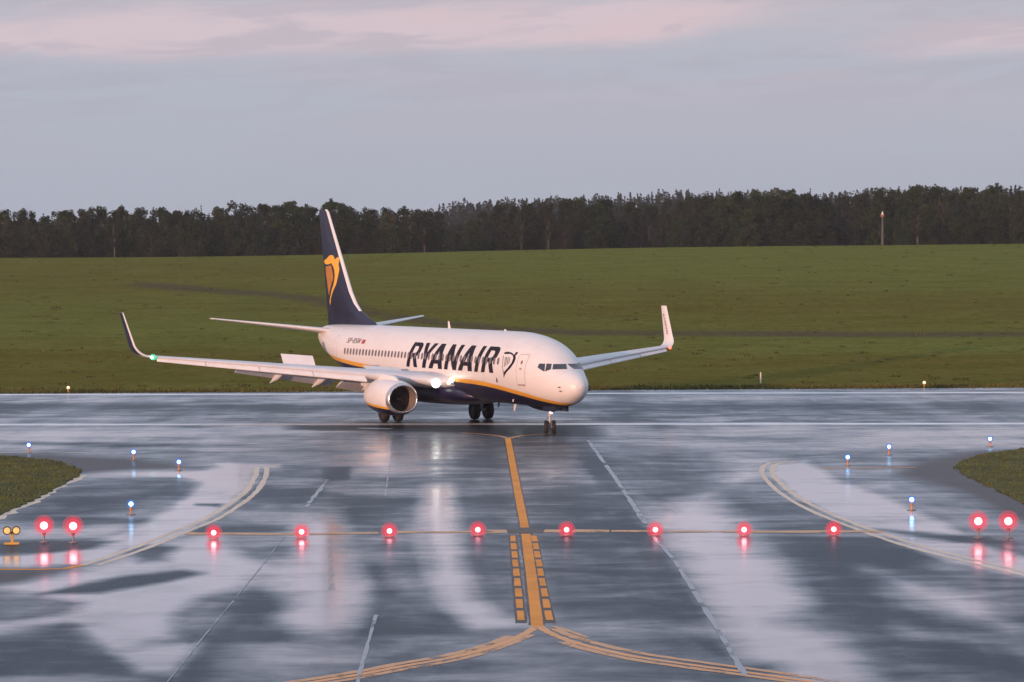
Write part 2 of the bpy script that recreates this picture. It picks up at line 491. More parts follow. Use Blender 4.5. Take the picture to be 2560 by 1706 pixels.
blade('blade_antenna', 8.4, 0.0, 1.44, 0.42, 0.36, 0.16, 0.25, 0.03, M_white, True)
blade('blade_antenna', 10.6, 0.0, 1.44, 0.30, 0.36, 0.16, 0.2, 0.03, M_navy, True)
blade('drain_mast', 6.3, 1.1, 1.92, 0.28, 0.22, 0.12, 0.10, 0.03, M_white, True)
for side in (1, -1):
    for xa, z in ((1.05, 2.62), (1.0, 2.42)):
        p = hit_side(xa, z, side, 0.0)
        bm = bmesh.new()
        o_ = Vector((0, -side * 0.10, 0))
        tube(bm, [p, p + o_, p + o_ + Vector((0.16, 0, 0))], [0.03, 0.025, 0.018], 8)
        build('pitot_probe', bm, M_darkmetal, fus)
p = hit_side(7.0, 2.86, 1, 0.0)
bm = bmesh.new(); box(bm, p, (0.12, 0.04, 0.3), bev=0.012)
build('angle_sensor', bm, M_darkmetal, fus)

# ---- wings
def airfoil(n=14, t=0.12, camber=0.015):
    up, lo = [], []
    for i in range(n + 1):
        x = 0.5 * (1 - math.cos(PI * i / n))
        y = 5 * t * (0.2969 * math.sqrt(x) - 0.126 * x - 0.3516 * x * x + 0.2843 * x ** 3 - 0.1030 * x ** 4)
        cb = camber * 4 * x * (1 - x)
        up.append((x, cb + y)); lo.append((x, cb - y))
    return up[::-1] + lo[1:]
def loft(bm, secs, cap=True, mi=0):
    rr = [[bm.verts.new(p) for p in s] for s in secs]
    n = len(rr[0])
    for a, b in zip(rr, rr[1:]):
        for k in range(n):
            f = bm.faces.new((a[k], a[(k + 1) % n], b[(k + 1) % n], b[k])); f.material_index = mi
    if cap:
        for r in (rr[0], rr[-1]):
            f = bm.faces.new(r); f.material_index = mi
def lerp_tab(tab, y):
    for a, b in zip(tab, tab[1:]):
        if y <= b[0]:
            t = (y - a[0]) / (b[0] - a[0])
            return [p + (q - p) * t for p, q in zip(a[1:], b[1:])]
    return list(tab[-1][1:])
# span station, leading edge, trailing edge, chord-line height, thickness ratio
WT = [(0.4, 12.7, 21.2, 2.34, 0.125), (1.88, 13.35, 21.25, 2.44, 0.122), (3.4, 14.75, 21.3, 2.60, 0.12), (5.6, 16.35, 21.6, 2.86, 0.118), (11.0, 19.22, 22.55, 3.42, 0.112), (16.5, 22.10, 23.72, 3.95, 0.105)]
def wing_pt(y, fx, fz=0.0):
    le, te, z, t = lerp_tab(WT, y)
    return le + (te - le) * fx, z + (te - le) * fz
AF = airfoil()
def wing_section(y, side):
    le, te, z, t = lerp_tab(WT, y)
    c = te - le
    return [L(le + c * x, side * y, z + c * yy * t / 0.12 - 0.018 * c * (x - 0.3)) for x, yy in AF]
green_glass = glow_glass('green_lamp_glass', (0.10, 0.9, 0.42), 1.2, 0.6)
M_green = emit('green_lamp', (0.35, 1.0, 0.6), 7)
M_redlamp = emit('red_lamp', (1.0, 0.08, 0.05), 6)
M_lamp = emit('landing_lamp', (1.0, 0.98, 0.86), 6.0)
M_lampdim = emit('turnoff_lamp', (0.9, 1.0, 0.92), 5.0)

def winglet_mat(n_out):
    m, n, b = new_mat('winglet_paint')
    tc = n.node('ShaderNodeTexCoord').outputs['Object']
    geo = n.node('ShaderNodeAttribute', attribute_name='outer').outputs['Fac']
    f = n.noise(tc, 2.0, 4)
    n.l.new(n.mix(geo, n.mix(f, WHITE, (0.74, 0.72, 0.70)), NAVY), b.inputs['Base Color'])
    b.inputs['Roughness'].default_value = 0.38
    return m
M_winglet = winglet_mat(0)

def make_wing(side):
    bm = bmesh.new()
    ys = [0.4, 1.0, 1.88, 2.6, 3.4, 4.2, 5.0, 5.6, 6.5, 8, 9.5, 11, 13, 15, 16.5]
    loft(bm, [wing_section(y, side) for y in ys])
    wing = build('wing', bm, M_grey, jet, angle=40)
    # blended winglet
    path = []
    for k in range(13):
        a = math.radians(82 * min(1, k / 8))
        if k <= 8:
            R = 0.75
            y = 16.5 + R * math.sin(a); z = 3.93 + R * (1 - math.cos(a)) + 0.02
        else:
            f = (k - 8) / 4
            y = 16.5 + 0.75 * math.sin(math.radians(82)) + f * 0.26; z = 3.93 + .02 + 0.75 * (1 - math.cos(math.radians(82))) + f * 1.86
        path.append((y, z, a))
    secs = []
    for i, (y, z, a) in enumerate(path):
        s = (z - 3.95) / (6.40 - 3.95)
        le = 22.10 + 0.45 * min(1, i / 8) + 1.75 * max(0, s) ** 1.0
        c = 1.62 - 0.28 * min(1, i / 8) - 0.62 * max(0, s)
        nx = Vector((0, side * math.sin(a), -math.cos(a)))     # outward-below normal in (xa, ys, z)
        sec = []
        for x, yy in AF:
            th = -yy * 0.75 * c
            sec.append(L(le + c * x, side * y + nx.y * th, z + nx.z * th))
        secs.append(sec)
    loft(bm2 := bmesh.new(), secs)
    wl = build('winglet', bm2, M_winglet, wing, angle=45)
    at = wl.data.attributes.new('outer', 'FLOAT', 'FACE')
    cen = [(p.center, p.normal) for p in wl.data.polygons]
    na_ = len(AF)
    at.data.foreach_set('value', [1.0 if (n.y * -side > 0.30 and c.z > 4.05 and not 11 <= i % na_ <= 17) else 0.0 for i, (c, n) in enumerate(cen)])
    wl['aircraft_side'] = 'starboard' if side == 1 else 'port'
    # slats: drooped leading-edge segments outboard of the engine
    def slat_sec(y):
        le, te, z, t = lerp_tab(WT, y)
        c = te - le
        k = c * 0.15
        th = c * t
        zb = 2.48 + (y - 5.7) * 0.1142
        zt = z + 0.5 * th
        H = zt - zb
        prof = [(0.27, 0.95), (0.19, 0.985), (0.13, 0.91), (0.07, 0.72), (0.015, 0.48), (-0.03, 0.26), (-0.05, 0.12), (-0.045, 0.03), (-0.02, 0.0), (0.03, 0.03), (0.06, 0.12), (0.08, 0.35), (0.12, 0.55), (0.20, 0.75)]
        return [L(le + c * px, side * y, zb + H * pz) for px, pz in prof]
    for y0, y1 in ((5.75, 8.38), (8.42, 11.08), (11.12, 13.78), (13.82, 16.25)):
        bm = bmesh.new()
        loft(bm, [slat_sec(y0 + (y1 - y0) * k / 3) for k in range(4)])
        build('slat', bm, M_lead, wing, angle=38)
    # flaps, slightly lowered
    for y0, y1, dr in ((2.0, 5.35, 0.16), (5.75, 11.3, 0.16)):
        bm = bmesh.new()
        secs = []
        for k in range(4):
            y = y0 + (y1 - y0) * k / 3
            le, te, z, t = lerp_tab(WT, y)
            c = (te - le)
            secs.append([L(te - 0.20 * c + 0.30 * c * x, side * y, z - 0.035 * c + 0.32 * c * yy * 0.9 - 0.30 * c * x * dr * 2.6) for x, yy in AF])
        loft(bm, secs)
        build('flap', bm, M_grey, wing, angle=40)
    # flap-track fairings hanging under the trailing edge
    for y, ln, dz in ((3.9, 3.0, 0.55), (6.6, 3.0, 0.62), (9.0, 2.8, 0.60)):
        le, te, z, t = lerp_tab(WT, y)
        c = te - le
        bm = bmesh.new()
        x0 = te - 0.42 * c
        rr = []
        n = 12
        for i in range(n + 1):
            f = i / n
            r = max(0.02, 0.17 * math.sin(PI * min(0.98, f * 0.9 + 0.06)) ** 0.6 * (1 - 0.72 * max(0, (f - 0.45) / 0.55) ** 1.4))
            x = x0 + f * ln
            zc = z - 0.24 - dz * max(0, f - 0.25) ** 1.0 * 1.55
            rr.append([bm.verts.new(L(x, side * (y + r * 0.8 * math.cos(2 * PI * k / 12)), zc + 1.25 * r * math.sin(2 * PI * k / 12))) for k in range(12)])
        for a, b in zip(rr, rr[1:]):
            for k in range(12): bm.faces.new((a[k], a[(k + 1) % 12], b[(k + 1) % 12], b[k]))
        bm.faces.new(rr[0]); bm.faces.new(rr[-1])
        build('flap_track_fairing', bm, M_lead, wing, angle=40)
    # raised spoiler panels
    for y0, y1, ang, ln in ((7.35, 9.1, 52, 0.74), (2.6, 4.5, 18, 0.75)):
        bm = bmesh.new()
        vs = []
        for y in (y0, y1):
            le, te, z, t = lerp_tab(WT, y)
            c = te - le
            hx, hz = le + 0.62 * c, z + 0.055 * c
            a = math.radians(ang)
            for f, th in ((0, 0.0), (1, 0.0), (1, 0.03), (0, 0.05)):
                vs.append(bm.verts.new(L(hx + ln * math.cos(a) * f - th * math.sin(a), side * y, hz + ln * math.sin(a) * f + th * math.cos(a))))
        for q in ((0, 1, 2, 3), (7, 6, 5, 4), (0, 1, 5, 4), (1, 2, 6, 5), (2, 3, 7, 6), (3, 0, 4, 7)): bm.faces.new([vs[i] for i in q])
        build('spoiler', bm, M_lead, wing, smooth=False)
    # navigation lamp in the tip leading edge
    bm = bmesh.new()
    bmesh.ops.create_icosphere(bm, subdivisions=2, radius=0.09, matrix=Matrix.Translation(L(22.03, side * 16.55, 3.93)))
    nav = build('navigation_light', bm, M_green if side == 1 else M_redlamp, wing)
    bm = bmesh.new()
    loft(bm, [[L(lerp_tab(WT, y)[0] - 0.10 + 0.42 * px, side * y, lerp_tab(WT, y)[2] + 0.16 * pz) for px, pz in ((0, 0), (.25, .7), (1, 1), (1, -1), (.25, -.7))] for y in (16.32, 16.47)])
    if side == 1: build('lamp_lens', bm, green_glass, nav, angle=30)
    else: bm.free()
    # landing lamps at the root
    def lamp(xa, ys, z, r, mat, nm='landing_light'):
        bm = bmesh.new()
        Mx = Matrix.Translation(L(xa, ys, z)) @ Matrix.Rotation(PI / 2, 4, 'Y') @ Matrix.Scale(1, 4)
        lathe(bm, [(0, 0.10), (r * 0.55, 0.085), (r * 0.9, 0.045), (r, 0.0), (r * 0.9, -0.08), (0, -0.1)], Mx, 20)
        return build(nm, bm, mat, wing)
    lamp(13.82, side * 2.52, 2.44, 0.26, M_lamp)
    if side == 1: lamp(12.75, 2.0, 2.66, 0.14, M_lampdim, 'turnoff_light')
    if side == 1: lamp(13.05, 2.06, 2.47, 0.08, M_lampdim, 'turnoff_light')
    return wing
wingS = make_wing(1)
wingP = make_wing(-1)
# the small vertical name on the inner face of the port winglet
wlp = [o for o in wingP.children if o.name.startswith('winglet')][0]
bmw = bmesh.new(); bmw.from_mesh(wlp.data); WLB = BVHTree.FromBMesh(bmw); bmw.free()
def wl_map(t, s):
    # t runs down the winglet, s across its chord
    z = 5.98 - t
    xa = 23.62 + (z - 4.6) * 0.74 + s
    loc, nor, _, _ = WLB.ray_cast(L(xa, -12.0, z), Vector((0, 1, 0)))
    return None if loc is None else loc + Vector((0, -0.008, 0))
LTW = [('R', 0.0), ('Y', .2), ('A', .38), ('N', .58), ('A', .78), ('I', 1.0), ('R', 1.08)]
decal('name_lettering', [glyph(c, t, GL[c][0] * 0.26, 0.24, -0.22, 0.04) for c, t in LTW], wl_map, (0.2, 0.2), M_regis, wlp)

# ---- engines
def make_engine(side):
    y0 = 4.83 * side
    zc = 1.60
    def ring(bm, xa, r, flat=0.0, dz=0.0, n=40):
        out = []
        for k in range(n):
            a = 2 * PI * k / n
            s = math.sin(a)
            zz = r * s
            if s < 0: zz = r * s * (1 - flat * abs(s))
            out.append(bm.verts.new(L(xa, y0 + r * math.cos(a) * (1 + flat * 0.35), zc + dz + zz)))
        return out
    def skin(bm, rr):
        for a, b in zip(rr, rr[1:]):
            n = len(a)
            for k in range(n): bm.faces.new((a[k], a[(k + 1) % n], b[(k + 1) % n], b[k]))
    bm = bmesh.new()
    skin(bm, [ring(bm, x, r, f, d) for x, r, f, d in ((13.28, 0.94, .12, 0), (13.5, 1.0, .11, 0.0), (13.9, 1.045, .10, .01), (14.5, 1.06, .08, .03), (15.2, 1.05, .05, .05), (15.9, 1.0, .03, .08), (16.5, 0.92, 0, .11), (16.95, 0.82, 0, .13), (16.95, 0.74, 0, .13), (16.0, 0.78, 0, .1))])
    eng = build('engine', bm, M_nacelle, jet, angle=50)
    bm = bmesh.new()
    skin(bm, [ring(bm, x, r, f) for x, r, f in ((13.28, 0.94, .12), (13.18, 0.905, .12), (13.10, 0.87, .12), (13.05, 0.83, .12), (13.04, 0.80, .12), (13.06, 0.77, .12), (13.12, 0.745, .11), (13.20, 0.735, .10))])
    build('intake_lip', bm, M_metal, eng, angle=60)
    bm = bmesh.new()
    skin(bm, [ring(bm, x, r, f) for x, r, f in ((13.20, 0.735, .10), (13.5, 0.745, .06), (13.95, 0.77, 0.0), (14.2, 0.775, 0))])
    build('intake_duct', bm, M_liner, eng, angle=60)
    bm = bmesh.new()                                   # fan: 24 twisted blades
    for k in range(24):
        a = 2 * PI * k / 24
        def P(r, da, x): return L(x, y0 + r * math.cos(a + da), zc + r * math.sin(a + da))
        q = [P(0.2, -0.09, 13.92), P(0.2, 0.09, 14.06), P(0.5, 0.085, 14.08), P(0.77, 0.09, 14.10), P(0.77, -0.07, 13.96), P(0.5, -0.075, 13.93)]
        v = [bm.verts.new(p) for p in q]
        bm.faces.new((v[0], v[1], v[2], v[5])); bm.faces.new((v[5], v[2], v[3], v[4]))
    n_ = 32
    rim = [bm.verts.new(L(14.16, y0 + 0.775 * math.cos(2 * PI * k / n_), zc + 0.775 * math.sin(2 * PI * k / n_))) for k in range(n_)]
    bm.faces.new(rim)
    build('fan', bm, M_fan, eng, smooth=False)
    bm = bmesh.new()
    Mx = Matrix.Translation(L(14.0, y0, zc)) @ Matrix.Rotation(PI / 2, 4, 'Y')
    lathe(bm, [(0.24, -0.1), (0.23, 0.02), (0.16, 0.16), (0.07, 0.27), (0, 0.31)], Mx, 24)
    build('spinner', bm, M_darkmetal, eng)
    bm = bmesh.new()
    Mx = Matrix.Translation(L(15.9, y0, zc + 0.1)) @ Matrix.Rotation(-PI / 2, 4, 'Y')
    lathe(bm, [(0.66, 0.0), (0.6, 0.9), (0.45, 1.7), (0.40, 1.7), (0.25, 1.75), (0.18, 2.1), (0.0, 2.4)], Mx, 28)
    build('exhaust_nozzle', bm, M_darkmetal, eng)
    bm = bmesh.new()
    secs = []
    for xa, zb, zt, w in ((13.75, 2.50, 2.66, 0.05), (14.3, 2.4, 2.86, 0.17), (15.2, 2.3, 2.93, 0.23), (16.3, 2.2, 2.9, 0.25), (17.6, 2.0, 2.6, 0.2), (19.3, 2.2, 2.5, 0.06)):
        secs.append([L(xa, y0 + w * c, zb if s < 0 else zt) for c, s in ((-1, -1), (1, -1), (1, .3), (0.55, 1), (-0.55, 1), (-1, .3))])
        for i in (2, 5): secs[-1][i].z = zb + (zt - zb) * 0.75
    loft(bm, secs)
    build('pylon', bm, M_white, eng, angle=40)
    return eng
engS = make_engine(1)
engP = make_engine(-1)

# ---- tail fin and tailplanes
FT = [(5.15, 28.3, 37.1), (5.57, 29.1, 37.15), (5.9, 30.35, 37.2), (6.25, 31.45, 37.28), (6.7, 32.2, 37.36), (7.44, 33.02, 37.52), (8.5, 33.85, 37.73), (9.97, 34.98, 38.05), (12.45, 36.92, 38.6), (12.62, 37.25, 38.62)]
AFF = airfoil(10, 0.10, 0.0)
def fin_sec(z, x0, x1, f0=0.0, f1=1.0, off=0.0):
    c = x1 - x0
    tk = 0.55 + 0.45 * min(1, 4.2 / c)
    tk *= min(1.0, 4.6 / c)
    return [L(x0 + c * x, (yy * c * tk) * (1 + off), z) for x, yy in AFF]
bm = bmesh.new()
loft(bm, [fin_sec(*t) for t in FT])
bmesh.ops.recalc_face_normals(bm, faces=bm.faces[:])
FIN = BVHTree.FromBMesh(bm)
fin = build('tail_fin', bm, M_navy, jet, angle=40, fix=False)
# pale leading edge strip wrapped over the fin
bm = bmesh.new()
secs = []
for z, x0, x1 in FT[3:]:
    c = x1 - x0
    tk = (0.55 + 0.45 * min(1, 4.2 / c)) * min(1.0, 4.6 / c)
    w = 0.20 if z > 6.5 else 0.14
    sec = []
    for s in (1, -1):
        fr = [1.0, 0.55, 0.2, 0.05] if s == 1 else [0.0, 0.05, 0.2, 0.55, 1.0]
        for q in fr:
            x = w * q / c
            yy = 5 * 0.10 * (0.2969 * math.sqrt(x) - 0.126 * x - 0.3516 * x * x)
            sec.append(L(x0 - 0.012 + w * q, s * (yy * c * tk + 0.012), z))
    secs.append(sec)
rr = [[bm.verts.new(p) for p in s] for s in secs]
for a, b in zip(rr, rr[1:]):
    for k in range(len(a) - 1): bm.faces.new((a[k], a[k + 1], b[k + 1], b[k]))
build('fin_leading_edge', bm, M_white, fin, angle=60)
z5 = lambda a, b: ((740 + a * .2296) / K, -(500 + b * .2296) / K)
FH = [(307, 662), (330, 645), (365, 607), (395, 600), (414, 618), (424, 652), (442, 632), (466, 622), (474, 650), (465, 700), (474, 755), (460, 830), (440, 915), (402, 1000), (382, 1070), (374, 1150), (368, 1110), (376, 1050), (390, 985), (414, 905), (424, 830), (418, 765), (405, 722), (385, 690), (350, 704), (318, 700)]
FO = [(322, 728), (384, 712), (402, 790), (408, 850), (384, 930), (368, 1000), (362, 1050), (348, 960), (332, 830)]
fp = lambda x, y: hit_px(x, -y, FIN, 0.010)
for mir in (False, True):
    e = decal('harp_emblem', [[[z5(*p) for p in FH]]], fp, (6, 6), M_yellow, fin, mirror=mir)
    decal('harp_strings', [[[z5(*p) for p in FO]]], fp, (6, 6), M_gold, e, mirror=mir)
def make_tailplane(side):
    HT = [(0.2, 33.9, 38.1, 4.90), (0.8, 34.35, 38.2, 4.98), (7.0, 38.25, 39.35, 5.74), (7.17, 38.5, 39.4, 5.77)]
    AFh = airfoil(10, 0.095, 0.0)
    bm = bmesh.new()
    loft(bm, [[L(x0 + (x1 - x0) * x, side * y, z + (x1 - x0) * yy) for x, yy in AFh] for y, x0, x1, z in HT])
    tp = build('tailplane', bm, M_white, jet, angle=40)
    bm = bmesh.new()
    loft(bm, [[L(x0 - 0.012 + 0.06 * px * (x1 - x0), side * y, z + 0.030 * (x1 - x0) * pz) for px, pz in ((1, 1), (.3, .72), (0, 0), (.3, -.72), (1, -1))] for y, x0, x1, z in HT[1:3]])
    build('tailplane_leading_edge', bm, M_lead, tp, angle=60)
make_tailplane(1)
make_tailplane(-1)
bm = bmesh.new()
Mx = Matrix.Translation(L(38.0, 0, 4.70)) @ Matrix.Rotation(-PI / 2, 4, 'Y')
lathe(bm, [(0.26, -0.05), (0.25, 0.05), (0.2, 0.10), (0.19, 0.0), (0, 0.0)], Mx, 20)
build('auxiliary_exhaust', bm, M_darkmetal, fus)

# ---- landing gear
def wheel_mesh(bm, c, r, w, n=28):
    Mx = Matrix.Translation(c) @ Matrix.Rotation(PI / 2, 4, 'X')
    h = w / 2
    prof = [(0.50 * r, -h * 0.75), (0.62 * r, -h * 0.92), (0.80 * r, -h), (0.93 * r, -h * 0.82), (0.985 * r, -h * 0.5), (r, -h * 0.18), (r, h * 0.18), (0.985 * r, h * 0.5), (0.93 * r, h * 0.82), (0.80 * r, h), (0.62 * r, h * 0.92), (0.50 * r, h * 0.75)]
    lathe(bm, prof, Mx, n, 0)
    for s in (1, -1):
        lathe(bm, [(0.50 * r, s * h * 0.75), (0.47 * r, s * h * 0.5), (0.30 * r, s * h * 0.42), (0.22 * r, s * h * 0.7), (0.10 * r, s * h * 0.78), (0, s * h * 0.78)], Mx, n, 1)
def make_gear(name, xa, ys, off, r, w, rs, ztop, steer=0.0, hub=None):
    bm = bmesh.new()
    tube(bm, [L(xa, ys, ztop), L(xa, ys, 1.0 if r > .4 else 0.95)], rs * 1.35, 14)
    tube(bm, [L(xa, ys, 1.02 if r > .4 else 0.97), L(xa, ys, r)], rs * 0.95, 14)
    tube(bm, [L(xa, ys - off, r), L(xa, ys + off, r)], rs * 0.8, 12)
    TM = Matrix.Translation(L(xa, ys, 0)) @ Matrix.Rotation(steer, 4, 'Z') @ Matrix.Translation(-L(xa, ys, 0))
    if steer: bmesh.ops.transform(bm, matrix=TM, verts=bm.verts[:])
    g = build(name, bm, M_strut, jet)
    for s in (1, -1):
        bm = bmesh.new(); wheel_mesh(bm, L(xa, ys + s * off, r), r, w)
        bmesh.ops.transform(bm, matrix=TM, verts=bm.verts[:])
        build('wheel', bm, [M_tyre, hub or M_strut], g)
    bm = bmesh.new()                                    # torque links
    tube(bm, [L(xa + rs, ys, 1.0), L(xa + 0.32, ys, 0.74), L(xa + rs, ys, r + 0.08)], 0.035, 8)
    build('torque_link', bm, M_strut, g)
    return g
ng = make_gear('nose_gear', 4.09, 0, 0.205, 0.36, 0.21, 0.07, 1.62, -0.40)
bm = bmesh.new(); tube(bm, [L(4.09, 0, 1.05), L(3.0, 0, 1.58)], 0.045, 8)
build('drag_brace', bm, M_strut, ng)
for s in (1, -1):
    bm = bmesh.new(); box(bm, L(3.35, s * 0.40, 1.40), (1.5, 0.03, 0.34), bev=0.01)
    build('gear_door', bm, M_navy, ng)
bm = bmesh.new()
lathe(bm, [(0, 0.05), (0.07, 0.045), (0.085, 0.0), (0.07, -0.08), (0, -0.1)], Matrix.Translation(L(3.90, 0.0, 1.15)) @ Matrix.Rotation(PI / 2, 4, 'Y'), 16)
build('taxi_light', bm, emit('taxi_lamp', (1, 0.9, 0.85), 2.5), ng)
for s in (1, -1):
    g = make_gear('main_gear', 19.69, s * 2.86, 0.43, 0.565, 0.40, 0.13, 2.3, 0.0, M_darkmetal)
    bm = bmesh.new(); tube(bm, [L(19.69, s * 2.86, 1.25), L(19.6, s * 1.5, 1.75)], 0.07, 8)
    build('side_brace', bm, M_strut, g)
    bm = bmesh.new(); box(bm, L(19.7, s * 3.16, 1.55), (0.9, 0.04, 0.95), bev=0.015)
    build('gear_door', bm, M_navy, g)

# ------------------------------------------------------------------ terrain
def prof(D):
    if D < 226: return -0.03
    if D < 245: return -0.03 + 0.25 * sm(226, 245, D)
    z = 0.22 + (D - 245) * 0.0365
    if D > 480: z = min(z, 8.8 + 2.2 * math.sin(min(1, (D - 480) / 90) * PI / 2))
    if D > 570: z = 11.0 - 1.2 * sm(570, 660, D)
    return z
def ground_z(X, D):
    z = prof(D)
    a = sm(300, 520, D)
    u = X / max(D, 1) * 7807
    z += a * (0.0 + 0.8 * math.tanh(u / 700.0))           # the crest climbs to the right
    z += 0.10 * math.sin(X * 0.05 + 1.3) * math.sin(D * 0.035) * sm(240, 330, D)
    if D > 860:
        hill = 4 + 22 * sm(-350, 1300, u)
        z += hill * sm(860, 1350, D)
    return z

M_field = None
def field_material():
    m, n, b = new_mat('meadow')
    geo = n.node('ShaderNodeNewGeometry').outputs['Position']
    dirt = n.attr('dirt'); olive = n.attr('olive')
    big = n.noise(n.scale(geo, 0.02, 0.045, 0.0), 1.0, 6, 0.6, 0.6)
    midn = n.noise(n.scale(geo, 0.12, 0.16, 0.0), 1.0, 7, 0.65)
    fine = n.noise(n.scale(geo, 1.1, 0.55, 0.0), 1.0, 8, 0.75)
    green = n.mix(n.maprange(midn, 0.3, 0.7), (0.124, 0.136, 0.032), (0.164, 0.170, 0.044))
    brown = n.mix(n.maprange(midn, 0.3, 0.7), (0.112, 0.098, 0.020), (0.150, 0.126, 0.032))
    f = n.math('ADD', olive, n.math('MULTIPLY', n.math('SUBTRACT', big, 0.5), 1.5), clamp=True)
    c = n.mix(f, green, brown)
    dsel = n.maprange(n.math('ADD', dirt, n.math('MULTIPLY', n.math('SUBTRACT', midn, 0.5), 1.4)), 0.24, 0.85)
    c = n.mix(n.math('MULTIPLY', dsel, 0.72), c, (0.092, 0.070, 0.052))
    tuft = n.maprange(n.noise(n.scale(geo, 0.35, 0.22, 0.0), 1.0, 9, 0.72), 0.60, 0.72)
    c = n.mix(n.math('MULTIPLY', tuft, 0.30), c, (0.060, 0.062, 0.014))
    pale = n.maprange(n.noise(n.scale(geo, 0.5, 0.4, 3.0), 1.0, 6, 0.7), 0.64, 0.74)
    c = n.mix(n.math('MULTIPLY', pale, 0.25), c, (0.19, 0.165, 0.075))
    hsv = n.node('ShaderNodeHueSaturation', {'Color': c, 'Value': n.maprange(fine, 0.2, 0.8, 0.70, 1.30)})
    n.l.new(hsv.outputs[0], b.inputs['Base Color'])
    b.inputs['Roughness'].default_value = 1.0
    b.inputs['Specular IOR Level'].default_value = 0.0
    bp = n.node('ShaderNodeBump', {'Height': n.math('ADD', fine, midn), 'Strength': 0.5, 'Distance': 0.12})
    n.l.new(bp.outputs[0], b.inputs['Normal'])
    return m
M_field = field_material()

FX = np.concatenate([np.arange(-1500, -170, 60), np.arange(-168, 168.1, 3), np.arange(180, 1501, 60)])
FD = np.concatenate([np.arange(223.0, 300, 2.5), np.arange(300, 600, 4), np.arange(600, 900, 12), np.arange(900, 2400, 50)])
verts = [(x, d, ground_z(x, d)) for d in FD for x in FX]
nx = len(FX)
faces = [(j * nx + i, j * nx + i + 1, (j + 1) * nx + i + 1, (j + 1) * nx + i) for j in range(len(FD) - 1) for i in range(nx - 1)]
me = bpy.data.meshes.new('field'); me.from_pydata(verts, [], faces)
V = np.array(verts)
pu, pv = to_px(V[:, 0], V[:, 1], V[:, 2])
def seg_dist(px, py, pts, sy):
    """distance to a polyline, vertical axis scaled by sy"""
    best = np.full(px.shape, 1e9)
    for (ax, ay), (bx, by) in zip(pts, pts[1:]):
        ax_, ay_, bx_, by_ = ax, ay * sy, bx, by * sy
        dx, dy = bx_ - ax_, by_ - ay_
        t = np.clip(((px - ax_) * dx + (py * sy - ay_) * dy) / (dx * dx + dy * dy), 0, 1)
        best = np.minimum(best, np.hypot(px - ax_ - t * dx, py * sy - ay_ - t * dy))
    return best
track = [(330, 655), (420, 662), (520, 670), (640, 678), (760, 695), (860, 722), (1000, 742), (1150, 755), (1300, 764), (1500, 766), (1800, 768), (2000, 770), (2353, 768), (3000, 768)]
d1 = seg_dist(pu, pv, track, 6.0)
dirt = np.exp(-(d1 / 46.0) ** 2)
def band(v, a, b, s): return 1 / (1 + np.exp(-(v - a) / s)) * (1 - 1 / (1 + np.exp(-(v - b) / s)))
left = 1 / (1 + np.exp((pu - 900) / 150.0)); right = 1 - left
olive = right * (band(pv, 660, 756, 16) * 0.85 + band(pv, 812, 905, 7) * 0.85) + left * (band(pv, 585, 665, 14) * 0.75 + band(pv, 665, 735, 14) * 0.42 + band(pv, 795, 905, 8) * 0.95)
olive = np.where(pv > 888, olive * 0.55, olive)
for nm, arr in (('dirt', dirt), ('olive', olive)):
    at = me.attributes.new(nm, 'FLOAT', 'POINT'); at.data.foreach_set('value', arr.astype(np.float32))
me.materials.append(M_field)
me.polygons.foreach_set('use_smooth', [True] * len(me.polygons))
field = bpy.data.objects.new('grass_field', me); COL.objects.link(field)
tag(field, 'rising grass meadow behind the runway with brownish tracks', 'field', kind='structure')
BVF = BVHTree.FromPolygons([Vector(v) for v in verts], faces)
def field_pt(x, y):
    loc, _, _, _ = BVF.ray_cast(Vector((0, 0, CAMH)), ray(x * K, y * K).normalized())
    return loc

bm = bmesh.new()
vs = [bm.verts.new(p) for p in ((-2400, -580, -0.6), (2400, -580, -0.6), (2400, 2780, -0.6), (-2400, 2780, -0.6))]
bm.faces.new(vs)
g = build('ground', bm, paint('far_ground', (0.10, 0.10, 0.04), 0.9, scale=0.02), None, smooth=False)
tag(g, kind='structure')

# ------------------------------------------------------------------ pavement with its puddles
def poly_soft(px, py, poly, soft):
    """1 inside the outline, falling to 0 over `soft` pixels outside/inside its edge"""
    n = len(poly)
    inside = np.zeros(px.shape, bool)
    sx_, sy_ = soft
    best = np.full(px.shape, 1e9)
    for i in range(n):
        x0, y0 = poly[i]; x1, y1 = poly[(i + 1) % n]
        if y0 != y1:
            cond = ((y0 > py) != (y1 > py)) & (px < (x1 - x0) * (py - y0) / (y1 - y0) + x0)
            inside ^= cond
        ax, ay, bx, by = x0 / sx_, y0 / sy_, x1 / sx_, y1 / sy_
        dx, dy = bx - ax, by - ay
        qx, qy = px / sx_, py / sy_
        t = np.clip(((qx - ax) * dx + (qy - ay) * dy) / (dx * dx + dy * dy + 1e-9), 0, 1)
        best = np.minimum(best, np.hypot(qx - ax - t * dx, qy - ay - t * dy))
    s = np.where(inside, best, -best)
    return np.clip(0.5 + 0.5 * s, 0, 1)

GX = np.concatenate([[-900, -400, -150, -80, -55], np.arange(-42, 42.01, 0.15), [55, 80, 150, 400, 900]])
vv = np.arange(1800, 968, -2.6)
GY = [(-60.0), 0.0, 30.0, 50.0] + [gnd(1176, v / K).y for v in vv if gnd(1176, v / K).y < 223.2] + [223.5]
GY = np.array(GY)
XX, YY = np.meshgrid(GX, GY)
XX, YY = XX.ravel(), YY.ravel()
safe = np.maximum(YY, 25.0)
pu, pv = to_px(XX, safe, 0 * XX)
wet = np.full(XX.shape, 0.40)
def put(poly, val, soft=(26, 9)):
    global wet
    m = poly_soft(pu, pv, poly, soft)
    wet = wet * (1 - m) + val * m
